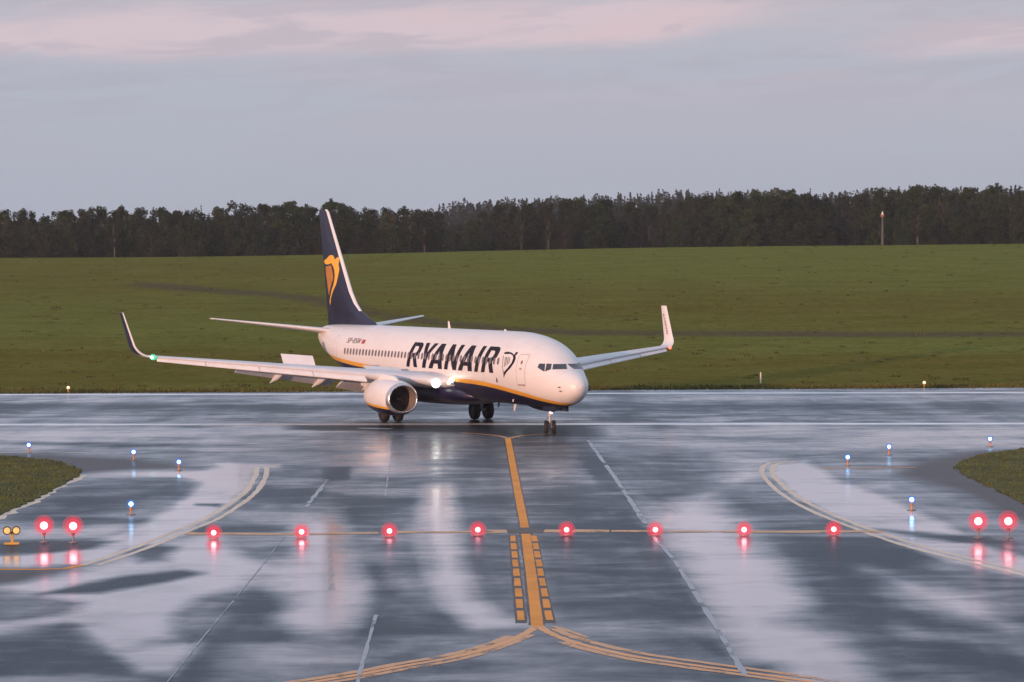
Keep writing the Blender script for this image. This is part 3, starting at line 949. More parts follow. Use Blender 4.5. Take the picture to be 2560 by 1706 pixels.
# base variation of the slabs
put([(-300, 905), (2700, 900), (2700, 972), (-300, 974)], 0.33, (60, 6))
put([(-300, 912), (2700, 908), (2700, 924), (-300, 926)], 0.48, (60, 5))
put([(-300, 930), (800, 928), (2700, 926), (2700, 938), (-300, 944)], 0.22, (60, 5))
put([(-300, 952), (2700, 950), (2700, 968), (-300, 968)], 0.40, (60, 5))
put([(-200, 985), (720, 985), (640, 1036), (-200, 1036)], 0.60, (70, 8))
put([(-100, 1012), (420, 1022), (640, 1018), (600, 1026), (200, 1030)], 0.30, (40, 4))
put([(1380, 985), (2600, 980), (2600, 1015), (1900, 1035), (1420, 1030)], 0.60, (70, 10))
put([(1400, 1000), (1800, 1006), (2000, 1000), (1900, 1012), (1500, 1016)], 0.36, (50, 5))
put([(560, 1005), (880, 1000), (860, 1060), (640, 1066)], 0.46, (60, 12))
put([(790, 1025), (900, 1010), (960, 1075), (800, 1095)], 0.66, (40, 14))
put([(940, 1003), (1060, 1003), (1060, 1050), (950, 1060)], 0.60, (30, 10))
put([(748, 1080), (800, 1076), (795, 1100), (752, 1104)], 0.08, (14, 7))
put([(590, 1118), (735, 1112), (712, 1162), (560, 1172)], 0.24, (30, 8))
put([(530, 1172), (610, 1164), (690, 1190), (670, 1212), (560, 1200)], 0.58, (30, 9))
put([(420, 1212), (660, 1210), (650, 1226), (440, 1228)], 0.22, (26, 5))
put([(780, 1140), (985, 1140), (965, 1205), (790, 1225)], 0.24, (30, 12))
# damp slabs without standing water
put([(1175, 1015), (1350, 1010), (1480, 1190), (1640, 1440), (1290, 1440), (1215, 1225)], 0.25, (30, 10))
put([(1220, 1060), (1330, 1050), (1400, 1110), (1300, 1130), (1230, 1110)], 0.40, (40, 12))
put([(1040, 1030), (1160, 1015), (1190, 1215), (1215, 1430), (1130, 1400), (1070, 1300), (1040, 1140)], 0.28, (30, 12))
put([(860, 1300), (900, 1350), (1000, 1400), (1130, 1440), (1000, 1500), (830, 1540), (830, 1440)], 0.17, (24, 12))
put([(1840, 1250), (2110, 1250), (2130, 1320), (2353, 1420), (2400, 1568), (2020, 1500), (1930, 1420), (1830, 1330)], 0.20, (60, 18))
put([(1560, 1180), (1800, 1150), (1900, 1210), (1800, 1225), (1600, 1220)], 0.34, (40, 12))
put([(1350, 1010), (1560, 1030), (1640, 1120), (1660, 1200), (1520, 1200)], 0.34, (50, 12))
put([(-200, 1500), (420, 1500), (380, 1600), (-200, 1600)], 0.30, (60, 16))
# darker, less glossy band of pavement beneath the jet
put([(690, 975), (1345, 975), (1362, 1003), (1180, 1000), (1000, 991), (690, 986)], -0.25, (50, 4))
# crisp slab borders
put([(572, 1340), (470, 1462), (360, 1600), (470, 1600), (640, 1500), (690, 1440), (660, 1390), (620, 1352)], 0.18, (36, 12))
put([(655, 1236), (610, 1290), (640, 1300), (690, 1262), (690, 1236)], 0.30, (24, 10))
put([(560, 1480), (860, 1470), (820, 1600), (470, 1600)], 0.46, (60, 16))
put([(1352, 1013), (1484, 1205), (1553, 1292), (1620, 1400), (1700, 1540), (1560, 1450), (1480, 1300), (1400, 1150), (1310, 1020)], 0.20, (9, 6))
# standing water, left shoulder
put([(190, 1092), (262, 1086), (300, 1080), (465, 1083), (530, 1068), (582, 1074), (588, 1092), (562, 1132), (500, 1180), (420, 1228), (300, 1268), (200, 1294), (60, 1302), (-60, 1296), (-60, 1282), (120, 1270), (240, 1238), (330, 1205), (410, 1160), (462, 1106), (380, 1096)], 0.84, (16, 6))
put([(-60, 1148), (110, 1120), (400, 1100), (440, 1112), (400, 1150), (300, 1186), (60, 1200)], 0.30, (36, 8))
put([(120, 1150), (330, 1140), (350, 1150), (160, 1166)], 0.12, (30, 5))
put([(-60, 1222), (200, 1210), (320, 1205), (260, 1232), (120, 1240), (-60, 1240)], 0.70, (30, 5))
put([(-60, 1246), (200, 1240), (275, 1243), (200, 1262), (60, 1275), (-60, 1276)], 0.16, (22, 5))
put([(500, 1066), (640, 1069), (640, 1075), (540, 1078)], 0.88, (12, 3))
put([(445, 1156), (512, 1158), (505, 1165), (450, 1162)], 0.1, (10, 3))
# standing water, the big left puddle with its darker tongues
put([(-60, 1348), (130, 1327), (250, 1296), (400, 1250), (492, 1232), (540, 1270), (592, 1304), (570, 1332), (540, 1352), (480, 1366), (430, 1386), (394, 1422), (390, 1466), (260, 1496), (205, 1470), (150, 1432), (60, 1440), (-60, 1462), (-60, 1375), (90, 1366)], 0.84, (34, 11))
put([(85, 1367), (170, 1344), (300, 1322), (420, 1312), (470, 1318), (380, 1338), (230, 1364)], 0.16, (20, 6))
put([(288, 1266), (340, 1256), (400, 1258), (384, 1290), (320, 1294)], 0.22, (26, 7))
put([(-60, 1376), (90, 1370), (200, 1384), (170, 1406), (80, 1425), (-60, 1436)], 0.34, (30, 7))
put([(392, 1428), (440, 1392), (548, 1350), (500, 1412), (450, 1440), (420, 1444)], 0.42, (34, 12))
put([(-60, 1474), (90, 1448), (170, 1440), (240, 1498), (400, 1530), (380, 1600), (-60, 1600)], 0.22, (36, 12))
put([(260, 1500), (400, 1480), (452, 1478), (400, 1550), (320, 1545)], 0.72, (26, 9))
put([(-60, 1556), (200, 1550), (330, 1562), (100, 1580), (-60, 1580)], 0.55, (40, 6))
# standing water between the slabs
put([(700, 1190), (768, 1186), (790, 1290), (832, 1350), (812, 1440), (760, 1462), (690, 1452), (640, 1424), (690, 1366), (590, 1336), (606, 1306), (690, 1292)], 0.82, (48, 22))
put([(985, 1120), (1028, 1120), (1052, 1270), (1085, 1380), (1150, 1420), (1215, 1440), (1090, 1450), (1010, 1370), (968, 1230)], 0.86, (32, 18))
put([(940, 1214), (990, 1196), (1010, 1300), (980, 1320), (960, 1250)], 0.6, (24, 12))
put([(880, 1462), (1210, 1440), (1220, 1475), (900, 1500)], 0.50, (60, 12))
put([(1250, 1442), (1660, 1432), (1680, 1470), (1300, 1470)], 0.46, (60, 12))
put([(1490, 1180), (1620, 1140), (1690, 1215), (1760, 1275), (1850, 1390), (1790, 1430), (1910, 1462), (1990, 1530), (2050, 1640), (1790, 1640), (1690, 1470), (1640, 1380), (1560, 1260)], 0.84, (56, 18))
put([(1660, 1040), (1780, 1060), (1740, 1100), (1690, 1110)], 0.64, (40, 12))
put([(1776, 1068), (1850, 1060), (1930, 1110), (2060, 1155), (2170, 1205), (2240, 1250), (2450, 1310), (2450, 1345), (2180, 1290), (2060, 1245), (1930, 1195), (1830, 1140), (1780, 1095)], 0.82, (18, 6))
put([(2000, 1215), (2260, 1232), (2330, 1250), (2200, 1246), (2060, 1228)], 0.14, (30, 4))
put([(1990, 1310), (2120, 1330), (2250, 1372), (2320, 1440), (2200, 1420), (2060, 1370)], 0.76, (60, 18))
put([(2050, 1440), (2353, 1470), (2353, 1500), (2100, 1470)], 0.5, (50, 12))
put([(1230, 1500), (1800, 1520), (1800, 1570), (1260, 1570)], 0.36, (50, 12))
dry = np.zeros(XX.shape)
for poly in ([(-400, 1046), (120, 1042), (240, 1048), (400, 1064), (468, 1075), (380, 1081), (262, 1084), (180, 1092), (100, 1140), (-400, 1300)],
             [(2800, 1020), (2240, 1036), (2110, 1060), (2060, 1090), (2130, 1110), (2200, 1130), (2300, 1180), (2353, 1200), (2800, 1260)],
             [(-200, 1311), (130, 1311), (60, 1338), (0, 1345), (-200, 1350)]):
    dry = np.maximum(dry, poly_soft(pu, pv, poly, (30, 7)))
rub_reflect = np.maximum(poly_soft(pu, pv, [(690, 975), (1345, 975), (1362, 1004), (1180, 1002), (1000, 992), (690, 988)], (50, 4)), np.maximum(poly_soft(pu, pv, [(-300, 926), (2700, 924), (2700, 952), (-300, 954)], (80, 9)) * 0.6,  # darker band beneath the jet, then a fainter one along the runway
                 poly_soft(pu, pv, [(750, 1230), (766, 1230), (772, 1360), (750, 1370)], (10, 20))))  # narrow strip paints the tail fin's reflection into the pavement colour
crack = poly_soft(pu, pv, [(430, 1450), (480, 1448), (440, 1500), (410, 1510)], (30, 16)) * 0.8
oob = (YY < 26)
wet[oob] = 0.4
me = bpy.data.meshes.new('pavement')
nx = len(GX)
faces = [(j * nx + i, j * nx + i + 1, (j + 1) * nx + i + 1, (j + 1) * nx + i) for j in range(len(GY) - 1) for i in range(nx - 1)]
me.from_pydata([(x, y, 0.0) for x, y in zip(XX, YY)], [], faces)
for nm, arr in (('wet', wet), ('dry', dry), ('rubber_reflection', rub_reflect), ('spall', crack)):
    at = me.attributes.new(nm, 'FLOAT', 'POINT'); at.data.foreach_set('value', arr.astype(np.float32))

def wet_surface(n, geo, wet, dry, base, out):
    """damp rough pavement and standing water: diffuse under a film whose gloss follows the water map"""
    n1 = n.noise(n.scale(geo, 0.17, 0.25, 0.0), 1.0, 9, 0.64, 0.5)
    n2 = n.noise(n.scale(geo, 0.22, 0.035, 0.0), 1.0, 6, 0.62, 0.3)
    n3 = n.noise(n.scale(geo, 0.42, 0.95, 0.0), 1.0, 7, 0.68)
    v = n.math('ADD', wet, n.math('ADD', n.math('MULTIPLY', n.math('SUBTRACT', n1, 0.5), 0.95), n.math('MULTIPLY', n.math('SUBTRACT', n2, 0.5), 0.60)))
    v = n.math('ADD', v, n.math('MULTIPLY', n.math('SUBTRACT', n3, 0.5), 0.42))
    w = n.maprange(v, 0.12, 0.95)
    w = n.math('MULTIPLY', w, n.math('SUBTRACT', 1.0, n.math('MULTIPLY', dry, 0.95)))
    return w, n1, n2, n3

def pavement_material():
    m, n, b = new_mat('wet_pavement')
    n.n.remove(b)
    geo = n.node('ShaderNodeNewGeometry').outputs['Position']
    wet, dry, rb, sp = n.attr('wet'), n.attr('dry'), n.attr('rubber_reflection'), n.attr('spall')
    w, n1, n2, n3 = wet_surface(n, geo, wet, dry, None, None)
    grain = n.noise(geo, 9.0, 4, 0.7)
    base = n.mix(n.maprange(n2, 0.3, 0.7), (0.030, 0.040, 0.054), (0.050, 0.060, 0.075))
    base = n.mix(n.maprange(grain, 0.3, 0.7, 0, 0.35), base, (0.08, 0.082, 0.088))
    base = n.mix(n.math('MULTIPLY', dry, 0.9), base, n.mix(grain, (0.066, 0.047, 0.042), (0.092, 0.066, 0.060)))
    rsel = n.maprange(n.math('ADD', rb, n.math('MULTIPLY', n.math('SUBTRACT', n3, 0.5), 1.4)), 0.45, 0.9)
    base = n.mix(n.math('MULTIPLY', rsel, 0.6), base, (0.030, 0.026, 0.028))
    ssel = n.maprange(n.math('ADD', sp, n.math('MULTIPLY', n.math('SUBTRACT', n3, 0.5), 1.8)), 0.5, 0.85)
    base = n.mix(ssel, base, (0.05, 0.04, 0.032))
    w = n.math('MULTIPLY', w, n.math('SUBTRACT', 1.0, n.math('MULTIPLY', n.math('MAXIMUM', n.math('MULTIPLY', rsel, 0.5), ssel), 0.75)))
    rough = n.maprange(w, 0.05, 0.95, 0.27, 0.135)
    hgt = n.math('MULTIPLY', n.math('ADD', n.noise(geo, 22.0, 3, 0.6), n.math('MULTIPLY', n.noise(n.scale(geo, 1, 1, 1), 2.5, 3, 0.6), 0.5)), n.math('SUBTRACT', 1.0, w))
    bump = n.node('ShaderNodeBump', {'Height': hgt, 'Strength': 0.14, 'Distance': 0.02}).outputs[0]
    dif = n.node('ShaderNodeBsdfDiffuse', {'Color': base, 'Normal': bump})
    gl = n.node('ShaderNodeBsdfGlossy', {'Color': n.mix(w, (0.84, 0.94, 1.0), (0.98, 0.96, 1.0)), 'Roughness': rough, 'Normal': bump})
    fr = n.node('ShaderNodeFresnel', {'IOR': 1.48})
    fac = n.math('MULTIPLY', fr.outputs[0], n.maprange(w, 0.0, 1.0, 0.25, 1.62, False), clamp=True)
    mx = n.node('ShaderNodeMixShader', {0: fac, 1: dif.outputs[0], 2: gl.outputs[0]})
    n.l.new(mx.outputs[0], n.n['Material Output'].inputs[0])
    return m
me.materials.append(pavement_material())
pav = bpy.data.objects.new('taxiway', me); COL.objects.link(pav)
tag(pav, 'wet asphalt of taxiway and runway with puddles', 'pavement', kind='structure')

# ---- painted markings: ribbons 4 mm and up above the pavement
def marking_material(name, col, gloss=0.5, fade=0.35, fscale=0.8):
    """worn paint under the same film of rain; worn-away spots let the pavement show"""
    m, n, b = new_mat(name)
    n.n.remove(b)
    geo = n.node('ShaderNodeNewGeometry').outputs['Position']
    wear = n.noise(n.scale(geo, 1.0, 0.6, 1.0), fscale, 8, 0.7)
    c = n.mix(n.maprange(wear, 0.35, 0.65), col, tuple(x * 0.82 for x in col))
    dif = n.node('ShaderNodeBsdfDiffuse', {'Color': c})
    gl = n.node('ShaderNodeBsdfGlossy', {'Color': (1, 1, 1, 1), 'Roughness': 0.22})
    fr = n.node('ShaderNodeFresnel', {'IOR': 1.4})
    mx = n.node('ShaderNodeMixShader', {0: n.math('MULTIPLY', fr.outputs[0], gloss), 1: dif.outputs[0], 2: gl.outputs[0]})
    tr = n.node('ShaderNodeBsdfTransparent')
    keep = n.maprange(wear, fade - 0.06, fade + 0.08)
    mx2 = n.node('ShaderNodeMixShader', {0: keep, 1: tr.outputs[0], 2: mx.outputs[0]})
    n.l.new(mx2.outputs[0], n.n['Material Output'].inputs[0])
    return m
M_my = marking_material('yellow_marking', (0.88, 0.36, 0.085), 0.10, 0.20)
M_mya = marking_material('worn_orange_marking', (0.85, 0.42, 0.17), 0.3, 0.36, 1.4)
M_myf = marking_material('faded_yellow_marking', (0.72, 0.38, 0.17), 0.40, 0.40)
M_myp = marking_material('pale_wet_marking', (0.80, 0.64, 0.48), 0.36, 0.30)
M_mw = marking_material('white_marking', (0.88, 0.91, 0.93), 0.25, 0.15)
M_mj = marking_material('joint_sealant', (0.36, 0.41, 0.46), 0.5, 0.42)
M_mk = marking_material('dark_surround', (0.02, 0.02, 0.024), 0.35, 0.25)

def ribbon(bm, pts, width, z, jitter=0.0, step=None):
    pts = [Vector((p.x, p.y, 0)) for p in pts]
    if step:
        out = []
        for a, b in zip(pts, pts[1:]):
            k = max(1, int((b - a).length / step))
            out += [a.lerp(b, i / k) for i in range(k)]
        pts = out + [pts[-1]]
    n = len(pts); prev = None
    for i, p in enumerate(pts):
        t = (pts[min(i + 1, n - 1)] - pts[max(0, i - 1)]).normalized()
        nn = Vector((-t.y, t.x, 0))
        w = width * (1 + random.uniform(-jitter, jitter))
        o = nn * random.uniform(-jitter, jitter) * width * 0.4
        a, b = bm.verts.new(p + nn * w / 2 + o + Vector((0, 0, z))), bm.verts.new(p - nn * w / 2 + o + Vector((0, 0, z)))
        if prev: bm.faces.new((prev[0], prev[1], b, a))
        prev = (a, b)
def P(*pts): return [gnd(*p) for p in pts]
def smooth(pts, n=8): return cr(P(*pts), n)
def marking(name, lines, mat, z):
    bm = bmesh.new()
    for k, (pts, w, j) in enumerate(lines): ribbon(bm, pts, w, z + 0.0002 * k, j, 0.8)
    bm.normal_update()
    for f in bm.faces:
        if f.normal.z < 0: f.normal_flip()
    o = build(name, bm, mat, None, smooth=False, fix=False)
    tag(o, kind='structure')
    return o
dark = [(P((1167, 1012), (1186, 1110), (1206, 1216)), 0.42, 0.1), (P((1208, 1226), (1222, 1330), (1234, 1436)), 0.44, 0.1)]
marking('centreline_surround', dark + [(P((1178, 1229), (1187, 1330), (1198, 1432)), 0.30, 0.06), (P((1226, 1229), (1242, 1330), (1264, 1432)), 0.30, 0.06)], M_mk, 0.0028)
marking('taxiway_centreline', [(P((1167, 1008), (1186, 1110), (1206, 1213)), 0.30, 0.03), (P((1208, 1227), (1222, 1330), (1235, 1440)), 0.31, 0.03)], M_my, 0.0050)
dash = []
for a, b in (((1178, 1230), (1198, 1430)), ((1226.5, 1230), (1263.5, 1430))):
    A_, B_ = gnd(*a), gnd(*b)
    for i in range(9):
        t0 = (i + 0.08) / 9; t1 = (i + 0.86) / 9
        dash.append(([A_.lerp(B_, t0), A_.lerp(B_, t1)], 0.185, 0.10))
marking('enhanced_centreline_dashes', dash, M_my, 0.0050)
arcL = [(1234, 1438), (1215, 1452), (1180, 1468), (1120, 1490), (1030, 1513), (920, 1532), (810, 1553), (640, 1580), (400, 1620)]
arcR = [(1236, 1438), (1258, 1452), (1300, 1470), (1370, 1490), (1470, 1511), (1600, 1530), (1720, 1546), (1850, 1565), (2050, 1600)]
def shift(pts, dx, dy): return [(x + dx, y + dy) for x, y in pts]
marking('turning_line', [(smooth(arcL), 0.24, 0.15), (smooth(arcR), 0.24, 0.15)], M_mya, 0.0040)
marking('old_turning_line', [(smooth(shift(arcL[2:], -6, -6)), 0.30, 0.14), (smooth(shift(arcL[1:], 4, 7)), 0.26, 0.14), (smooth(shift(arcR[1:], 16, -7)), 0.28, 0.14), (smooth(shift(arcR[2:], -10, 6)), 0.28, 0.14), (smooth([(1270, 1440), (1300, 1448), (1350, 1466)]), 0.16, 0.2)], M_myf, 0.0062)
marking('runway_turnoff_line', [(smooth([(1167, 1008), (1150, 1003), (1120, 999), (1060, 995)]), 0.26, 0.1), (smooth([(1169, 1008), (1185, 1004), (1215, 1000), (1290, 996)]), 0.26, 0.1)], M_myf, 0.0066)
marking('stop_line', [(P((430, 1227), (560, 1227), (700, 1227.5)), 0.9, 0.25), (P((710, 1227.5), (870, 1225)), 0.6, 0.3), (P((912, 1224), (1085, 1222.5)), 0.8, 0.3), (P((1112, 1222), (1165, 1221.5)), 1.3, 0.1), (P((1250, 1221), (1290, 1221)), 1.2, 0.15), (P((1316, 1221), (1400, 1221)), 1.1, 0.2), (P((1404, 1221), (1700, 1222)), 0.6, 0.3), (P((1725, 1222), (1900, 1222), (2030, 1222)), 0.9, 0.3)], M_myf, 0.0072)
marking('stop_line_dark', [(P((1166, 1221.5), (1248, 1221)), 1.5, 0.05)], M_mk, 0.0086)
eL = [(590, 1074), (587, 1092), (572, 1120), (545, 1146), (480, 1188), (400, 1222), (300, 1262), (190, 1299)]
eR = [(1830, 1060), (1788, 1066), (1775, 1078), (1780, 1096), (1810, 1126), (1860, 1158), (1940, 1194), (2050, 1234), (2130, 1259), (2220, 1282), (2353, 1314), (2600, 1370)]
def off(pts, d):
    q = smooth(pts)
    out = []
    for i, p in enumerate(q):
        t = (q[min(i + 1, len(q) - 1)] - q[max(0, i - 1)]).normalized()
        out.append(p + Vector((-t.y, t.x, 0)) * d)
    return out
marking('taxiway_edge_line', [(off(eL, 0.0), 0.24, 0.2), (off(eL, 0.46), 0.22, 0.2), (off(eR, 0.0), 0.24, 0.2), (off(eR, -0.46), 0.22, 0.2)], M_myp, 0.0030)
marking('taxiway_side_line', [(P((190, 1299), (150, 1307), (100, 1309), (-300, 1309)), 0.30, 0.1), (P((1885, 1076.5), (2105, 1074.5)), 0.30, 0.1)], M_my, 0.0050)
marking('apron_side_line', [(P((-300, 1043), (0, 1041), (110, 1038.5), (200, 1041)), 0.25, 0.1), (P((2285, 1022), (2353, 1024), (2700, 1030)), 0.3, 0.1)], M_myp, 0.0030)
marking('runway_edge_line', [([gnd(-2300, 978.7), gnd(4700, 971.3)], 1.9, 0.06), ([gnd(-2300, 912.7), gnd(4700, 896.9)], 2.0, 0.05)], M_mw, 0.0030)
marking('turf_edge_gravel', [(P((-80, 1222), (0, 1188), (66, 1158), (128, 1125), (172, 1102), (192, 1092)), 0.42, 0.6)], M_myp, 0.0030)
marking('pavement_joint', [(P((1352, 1013), (1420, 1108), (1484, 1205)), 0.19, 0.22), (P((1500, 1232), (1553, 1292), (1620, 1400), (1662, 1470), (1712, 1552)), 0.15, 0.22), (P((752, 1103), (704, 1166)), 0.16, 0.4), (P((864, 1414), (842, 1490), (818, 1580)), 0.09, 0.3), (P((900, 1040), (885, 1140)), 0.05, 0.3), (P((655, 1232), (600, 1303), (560, 1352), (470, 1462), (385, 1568)), 0.035, 0.5), (P((820, 985), (900, 986)), 0.9, 0.3), (P((880, 999), (930, 998)), 0.6, 0.3)], M_mj, 0.0100)

# ------------------------------------------------------------------ grass islands on the taxiway shoulder
M_turf = paint('turf', (0.085, 0.088, 0.026), 0.9, var=0.4, scale=0.7, spec=0.15, bump=0.5)
M_blade = paint('grass_blades', (0.105, 0.110, 0.030), 0.8, var=0.45, scale=0.6, spec=0.2)
def pt_in(poly, x, y):
    c = False
    for i in range(len(poly)):
        (x0, y0), (x1, y1) = poly[i - 1], poly[i]
        if (y0 > y) != (y1 > y) and x < (x1 - x0) * (y - y0) / (y1 - y0) + x0: c = not c
    return c
for poly in ([(-600, 1046), (0, 1049), (70, 1054), (140, 1063), (186, 1081), (176, 1096), (130, 1122), (70, 1154), (0, 1184), (-600, 1300)], [(2192, 1074), (2212, 1060), (2270, 1043), (2353, 1032), (3400, 1000), (3400, 1340), (2353, 1158), (2290, 1126), (2224, 1096)]):
    q = [gnd(*p) for p in poly]
    loop = [(p.x, p.y) for p in q]
    dense = []
    for i in range(len(loop)):
        (x0, y0), (x1, y1) = loop[i], loop[(i + 1) % len(loop)]
        k = max(1, int(math.hypot(x1 - x0, y1 - y0) / 0.5))
        for j in range(k):
            f = j / k
            dense.append((x0 + (x1 - x0) * f + random.uniform(-.12, .12), y0 + (y1 - y0) * f + random.uniform(-.25, .25)))
    bm = bmesh.new()
    vs = [bm.verts.new((x, y, 0.045)) for x, y in dense]
    for t in tessellate_polygon([[Vector((x, y, 0)) for x, y in dense]]): bm.faces.new([vs[i] for i in t])
    lo = [bm.verts.new((x, y, 0.002)) for x, y in dense]
    for i in range(len(dense)): bm.faces.new((vs[i], vs[(i + 1) % len(vs)], lo[(i + 1) % len(vs)], lo[i]))
    o = build('turf_island', bm, M_turf, None, smooth=False); tag(o, kind='structure')
    xs_ = [p[0] for p in dense]; ys_ = [p[1] for p in dense]
    bm = bmesh.new()
    n = 0
    xmin, xmax = max(min(xs_), -34), min(max(xs_), 34)
    while n < 26000:
        x, y = random.uniform(xmin, xmax), random.uniform(min(ys_), max(ys_))
        if not pt_in(dense, x, y): continue
        n += 1
        h = random.uniform(0.03, 0.13); a = random.uniform(0, PI); w = random.uniform(0.010, 0.028)
        lx, ly = random.uniform(-.06, .06), random.uniform(-.06, .06)
        dx, dy = w * math.cos(a), w * math.sin(a)
        v = [bm.verts.new((x - dx, y - dy, 0.04)), bm.verts.new((x + dx, y + dy, 0.04)), bm.verts.new((x + lx, y + ly, 0.04 + h))]
        bm.faces.new(v)
    o = build('grass', bm, M_blade, None, smooth=False, fix=False)
    tag(o, 'short grass growing on the taxiway island', 'grass', kind='stuff')
# tussocks over the meadow
bm = bmesh.new()
for _ in range(700):
    D = 226 + (random.random() ** 1.6) * 320
    X = random.uniform(-1, 1) * D * 0.19
    z = ground_z(X, D)
    R = random.uniform(0.25, 0.9); H = random.uniform(0.10, 0.34)
    for k in range(14):
        a = random.uniform(0, 2 * PI); r = R * math.sqrt(random.random())
        px, py = X + r * math.cos(a), D + r * math.sin(a)
        h = H * random.uniform(0.5, 1.1) * (1.1 - r / R * 0.7); w = random.uniform(0.05, 0.13)
        t = random.uniform(0, PI)
        v = [bm.verts.new((px - w * math.cos(t), py - w * math.sin(t), z - 0.02)), bm.verts.new((px + w * math.cos(t), py + w * math.sin(t), z - 0.02)), bm.verts.new((px + random.uniform(-.12, .12), py + random.uniform(-.12, .12), z + h))]
        bm.faces.new(v)
for _ in range(9000):                                    # uncut fringe beside the runway
    X = random.uniform(-46, 46); D = 223.6 + random.random() ** 2 * 6
    z = ground_z(X, D); h = random.uniform(0.08, 0.3); w = random.uniform(0.03, 0.07); t = random.uniform(0, PI)
    v = [bm.verts.new((X - w * math.cos(t), D - w * math.sin(t), z)), bm.verts.new((X + w * math.cos(t), D + w * math.sin(t), z)), bm.verts.new((X + random.uniform(-.06, .06), D, z + h))]
    bm.faces.new(v)
o = build('grass_tussocks', bm, paint('tussock_grass', (0.082, 0.078, 0.024), 0.85, var=0.5, scale=0.12, spec=0.15), None, smooth=False, fix=False)
tag(o, 'scattered grass tussocks over the meadow', 'grass', kind='stuff')

# ------------------------------------------------------------------ trees
def leaf_material(name, dark, light, hue=0.0):
    m, n, b = new_mat(name)
    tc = n.node('ShaderNodeTexCoord').outputs['Object']
    oi = n.node('ShaderNodeObjectInfo').outputs['Random']
    f = n.noise(tc, 0.9, 5, 0.65)
    c = n.mix(n.maprange(f, 0.32, 0.68), dark, light)
    hs = n.node('ShaderNodeHueSaturation', {'Color': c, 'Hue': n.maprange(oi, 0, 1, 0.482, 0.512, False), 'Value': n.maprange(n.math('FRACT', n.math('MULTIPLY', oi, 7.31)), 0, 1, 0.72, 1.25, False), 'Saturation': n.maprange(n.math('FRACT', n.math('MULTIPLY', oi, 3.7)), 0, 1, 0.8, 1.15, False)})
    n.l.new(hs.outputs[0], b.inputs['Base Color'])
    b.inputs['Roughness'].default_value = 0.8
    b.inputs['Specular IOR Level'].default_value = 0.12
    return m
ML_broad = leaf_material('broadleaf_foliage', (0.011, 0.020, 0.006), (0.028, 0.044, 0.013))
ML_bare = leaf_material('bare_twigs', (0.016, 0.020, 0.010), (0.033, 0.037, 0.018))
ML_spruce = leaf_material('spruce_needles', (0.009, 0.015, 0.010), (0.021, 0.029, 0.018))
ML_fresh = leaf_material('fresh_spring_leaves', (0.028, 0.038, 0.011), (0.056, 0.070, 0.022))
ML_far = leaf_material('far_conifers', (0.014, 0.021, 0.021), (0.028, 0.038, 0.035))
M_bark = paint('bark', (0.05, 0.042, 0.034), 0.9, var=0.35, scale=2, bump=0.4)
M_birch = paint('birch_bark', (0.10, 0.092, 0.075), 0.8, var=0.35, scale=3)

def leaf(bm, c, s, rnd):
    a = Vector((rnd.gauss(0, 1), rnd.gauss(0, 1), rnd.gauss(0, 1))).normalized()
    b = a.orthogonal().normalized()
    b = (Matrix.Rotation(rnd.uniform(0, 6.28), 3, a) @ b)
    c2 = a.cross(b)
    k = rnd.uniform(0.5, 0.9)
    bm.faces.new([bm.verts.new(c + b * s), bm.verts.new(c + c2 * s * k), bm.verts.new(c - b * s), bm.verts.new(c - c2 * s * k)])
def proto_broad(seed, h=14.0, lobes=15, leaves=2600, r=2.8, low=0.12, ls=0.26, bark=None):
    rnd = random.Random(seed)
    trunk = bmesh.new()
    path = [Vector((0, 0, -0.4))]
    for k in range(1, 7): path.append(Vector((rnd.uniform(-.25, .25) * k / 3, rnd.uniform(-.25, .25) * k / 3, h * 0.86 * k / 6)))
    tube(trunk, path, [0.26, 0.21, 0.18, 0.15, 0.11, 0.08, 0.03], 8)
    crown = bmesh.new()
    cents = []
    for i in range(lobes):
        f = (i + rnd.random()) / lobes
        z = h * (low + (0.97 - low) * f)
        rad = r * (math.sin(PI * (0.20 + 0.64 * f)) ** 0.8) * rnd.uniform(0.30, 0.92)
        a = i * 2.4 + rnd.uniform(-.5, .5)
        c = Vector((rad * math.cos(a), rad * math.sin(a), z))
        sz = r * rnd.uniform(0.34, 0.62) * (1.05 - 0.55 * f)
        cents.append((c, sz))
        base = path[min(6, max(1, int(f * 6)))]
        tube(trunk, [base, base.lerp(c, 0.55) + Vector((0, 0, -0.2)), c], [0.09, 0.06, 0.02], 5)
    cents.append((Vector((path[-1].x, path[-1].y, h * 0.93)), r * 0.32))
    tot = sum(s ** 2.2 for _, s in cents)
    for c, s in cents:
        for _ in range(int(leaves * s ** 2.2 / tot)):
            d = Vector((rnd.gauss(0, 1), rnd.gauss(0, 1), rnd.gauss(0, 1))).normalized() * (rnd.random() ** 0.45)
            leaf(crown, c + Vector((d.x * s, d.y * s, d.z * s * 1.15)), ls * rnd.uniform(0.6, 1.3), rnd)
    return trunk, crown
def proto_spruce(seed, h=15.0, r=2.1, tiers=26, per=60):
    rnd = random.Random(seed)
    trunk = bmesh.new()
    tube(trunk, [(0, 0, -0.4), (0.05, 0, h * 0.5), (0, 0.03, h * 0.99)], [0.22, 0.13, 0.02], 8)
    crown = bmesh.new()
    for t in range(tiers):
        f = t / tiers
        z = h * (0.05 + 0.94 * f)
        R = r * (1 - f) ** 0.85 * rnd.uniform(0.75, 1.15) + 0.12
        nb = max(4, int(9 * (1 - f)) + 3)
        for b in range(nb):
            a = rnd.uniform(0, 6.28); ln = R * rnd.uniform(0.7, 1.15)
            for k in range(7):
                q = (k + 0.4) / 7
                p = Vector((math.cos(a) * ln * q, math.sin(a) * ln * q, z - 0.35 * ln * q * q + rnd.uniform(-.1, .1)))
                p += Vector((rnd.uniform(-.14, .14), rnd.uniform(-.14, .14), 0))
                leaf(crown, p, (0.15 + 0.16 * (1 - q)) * (0.6 + 0.6 * (1 - f)), rnd)
    return trunk, crown
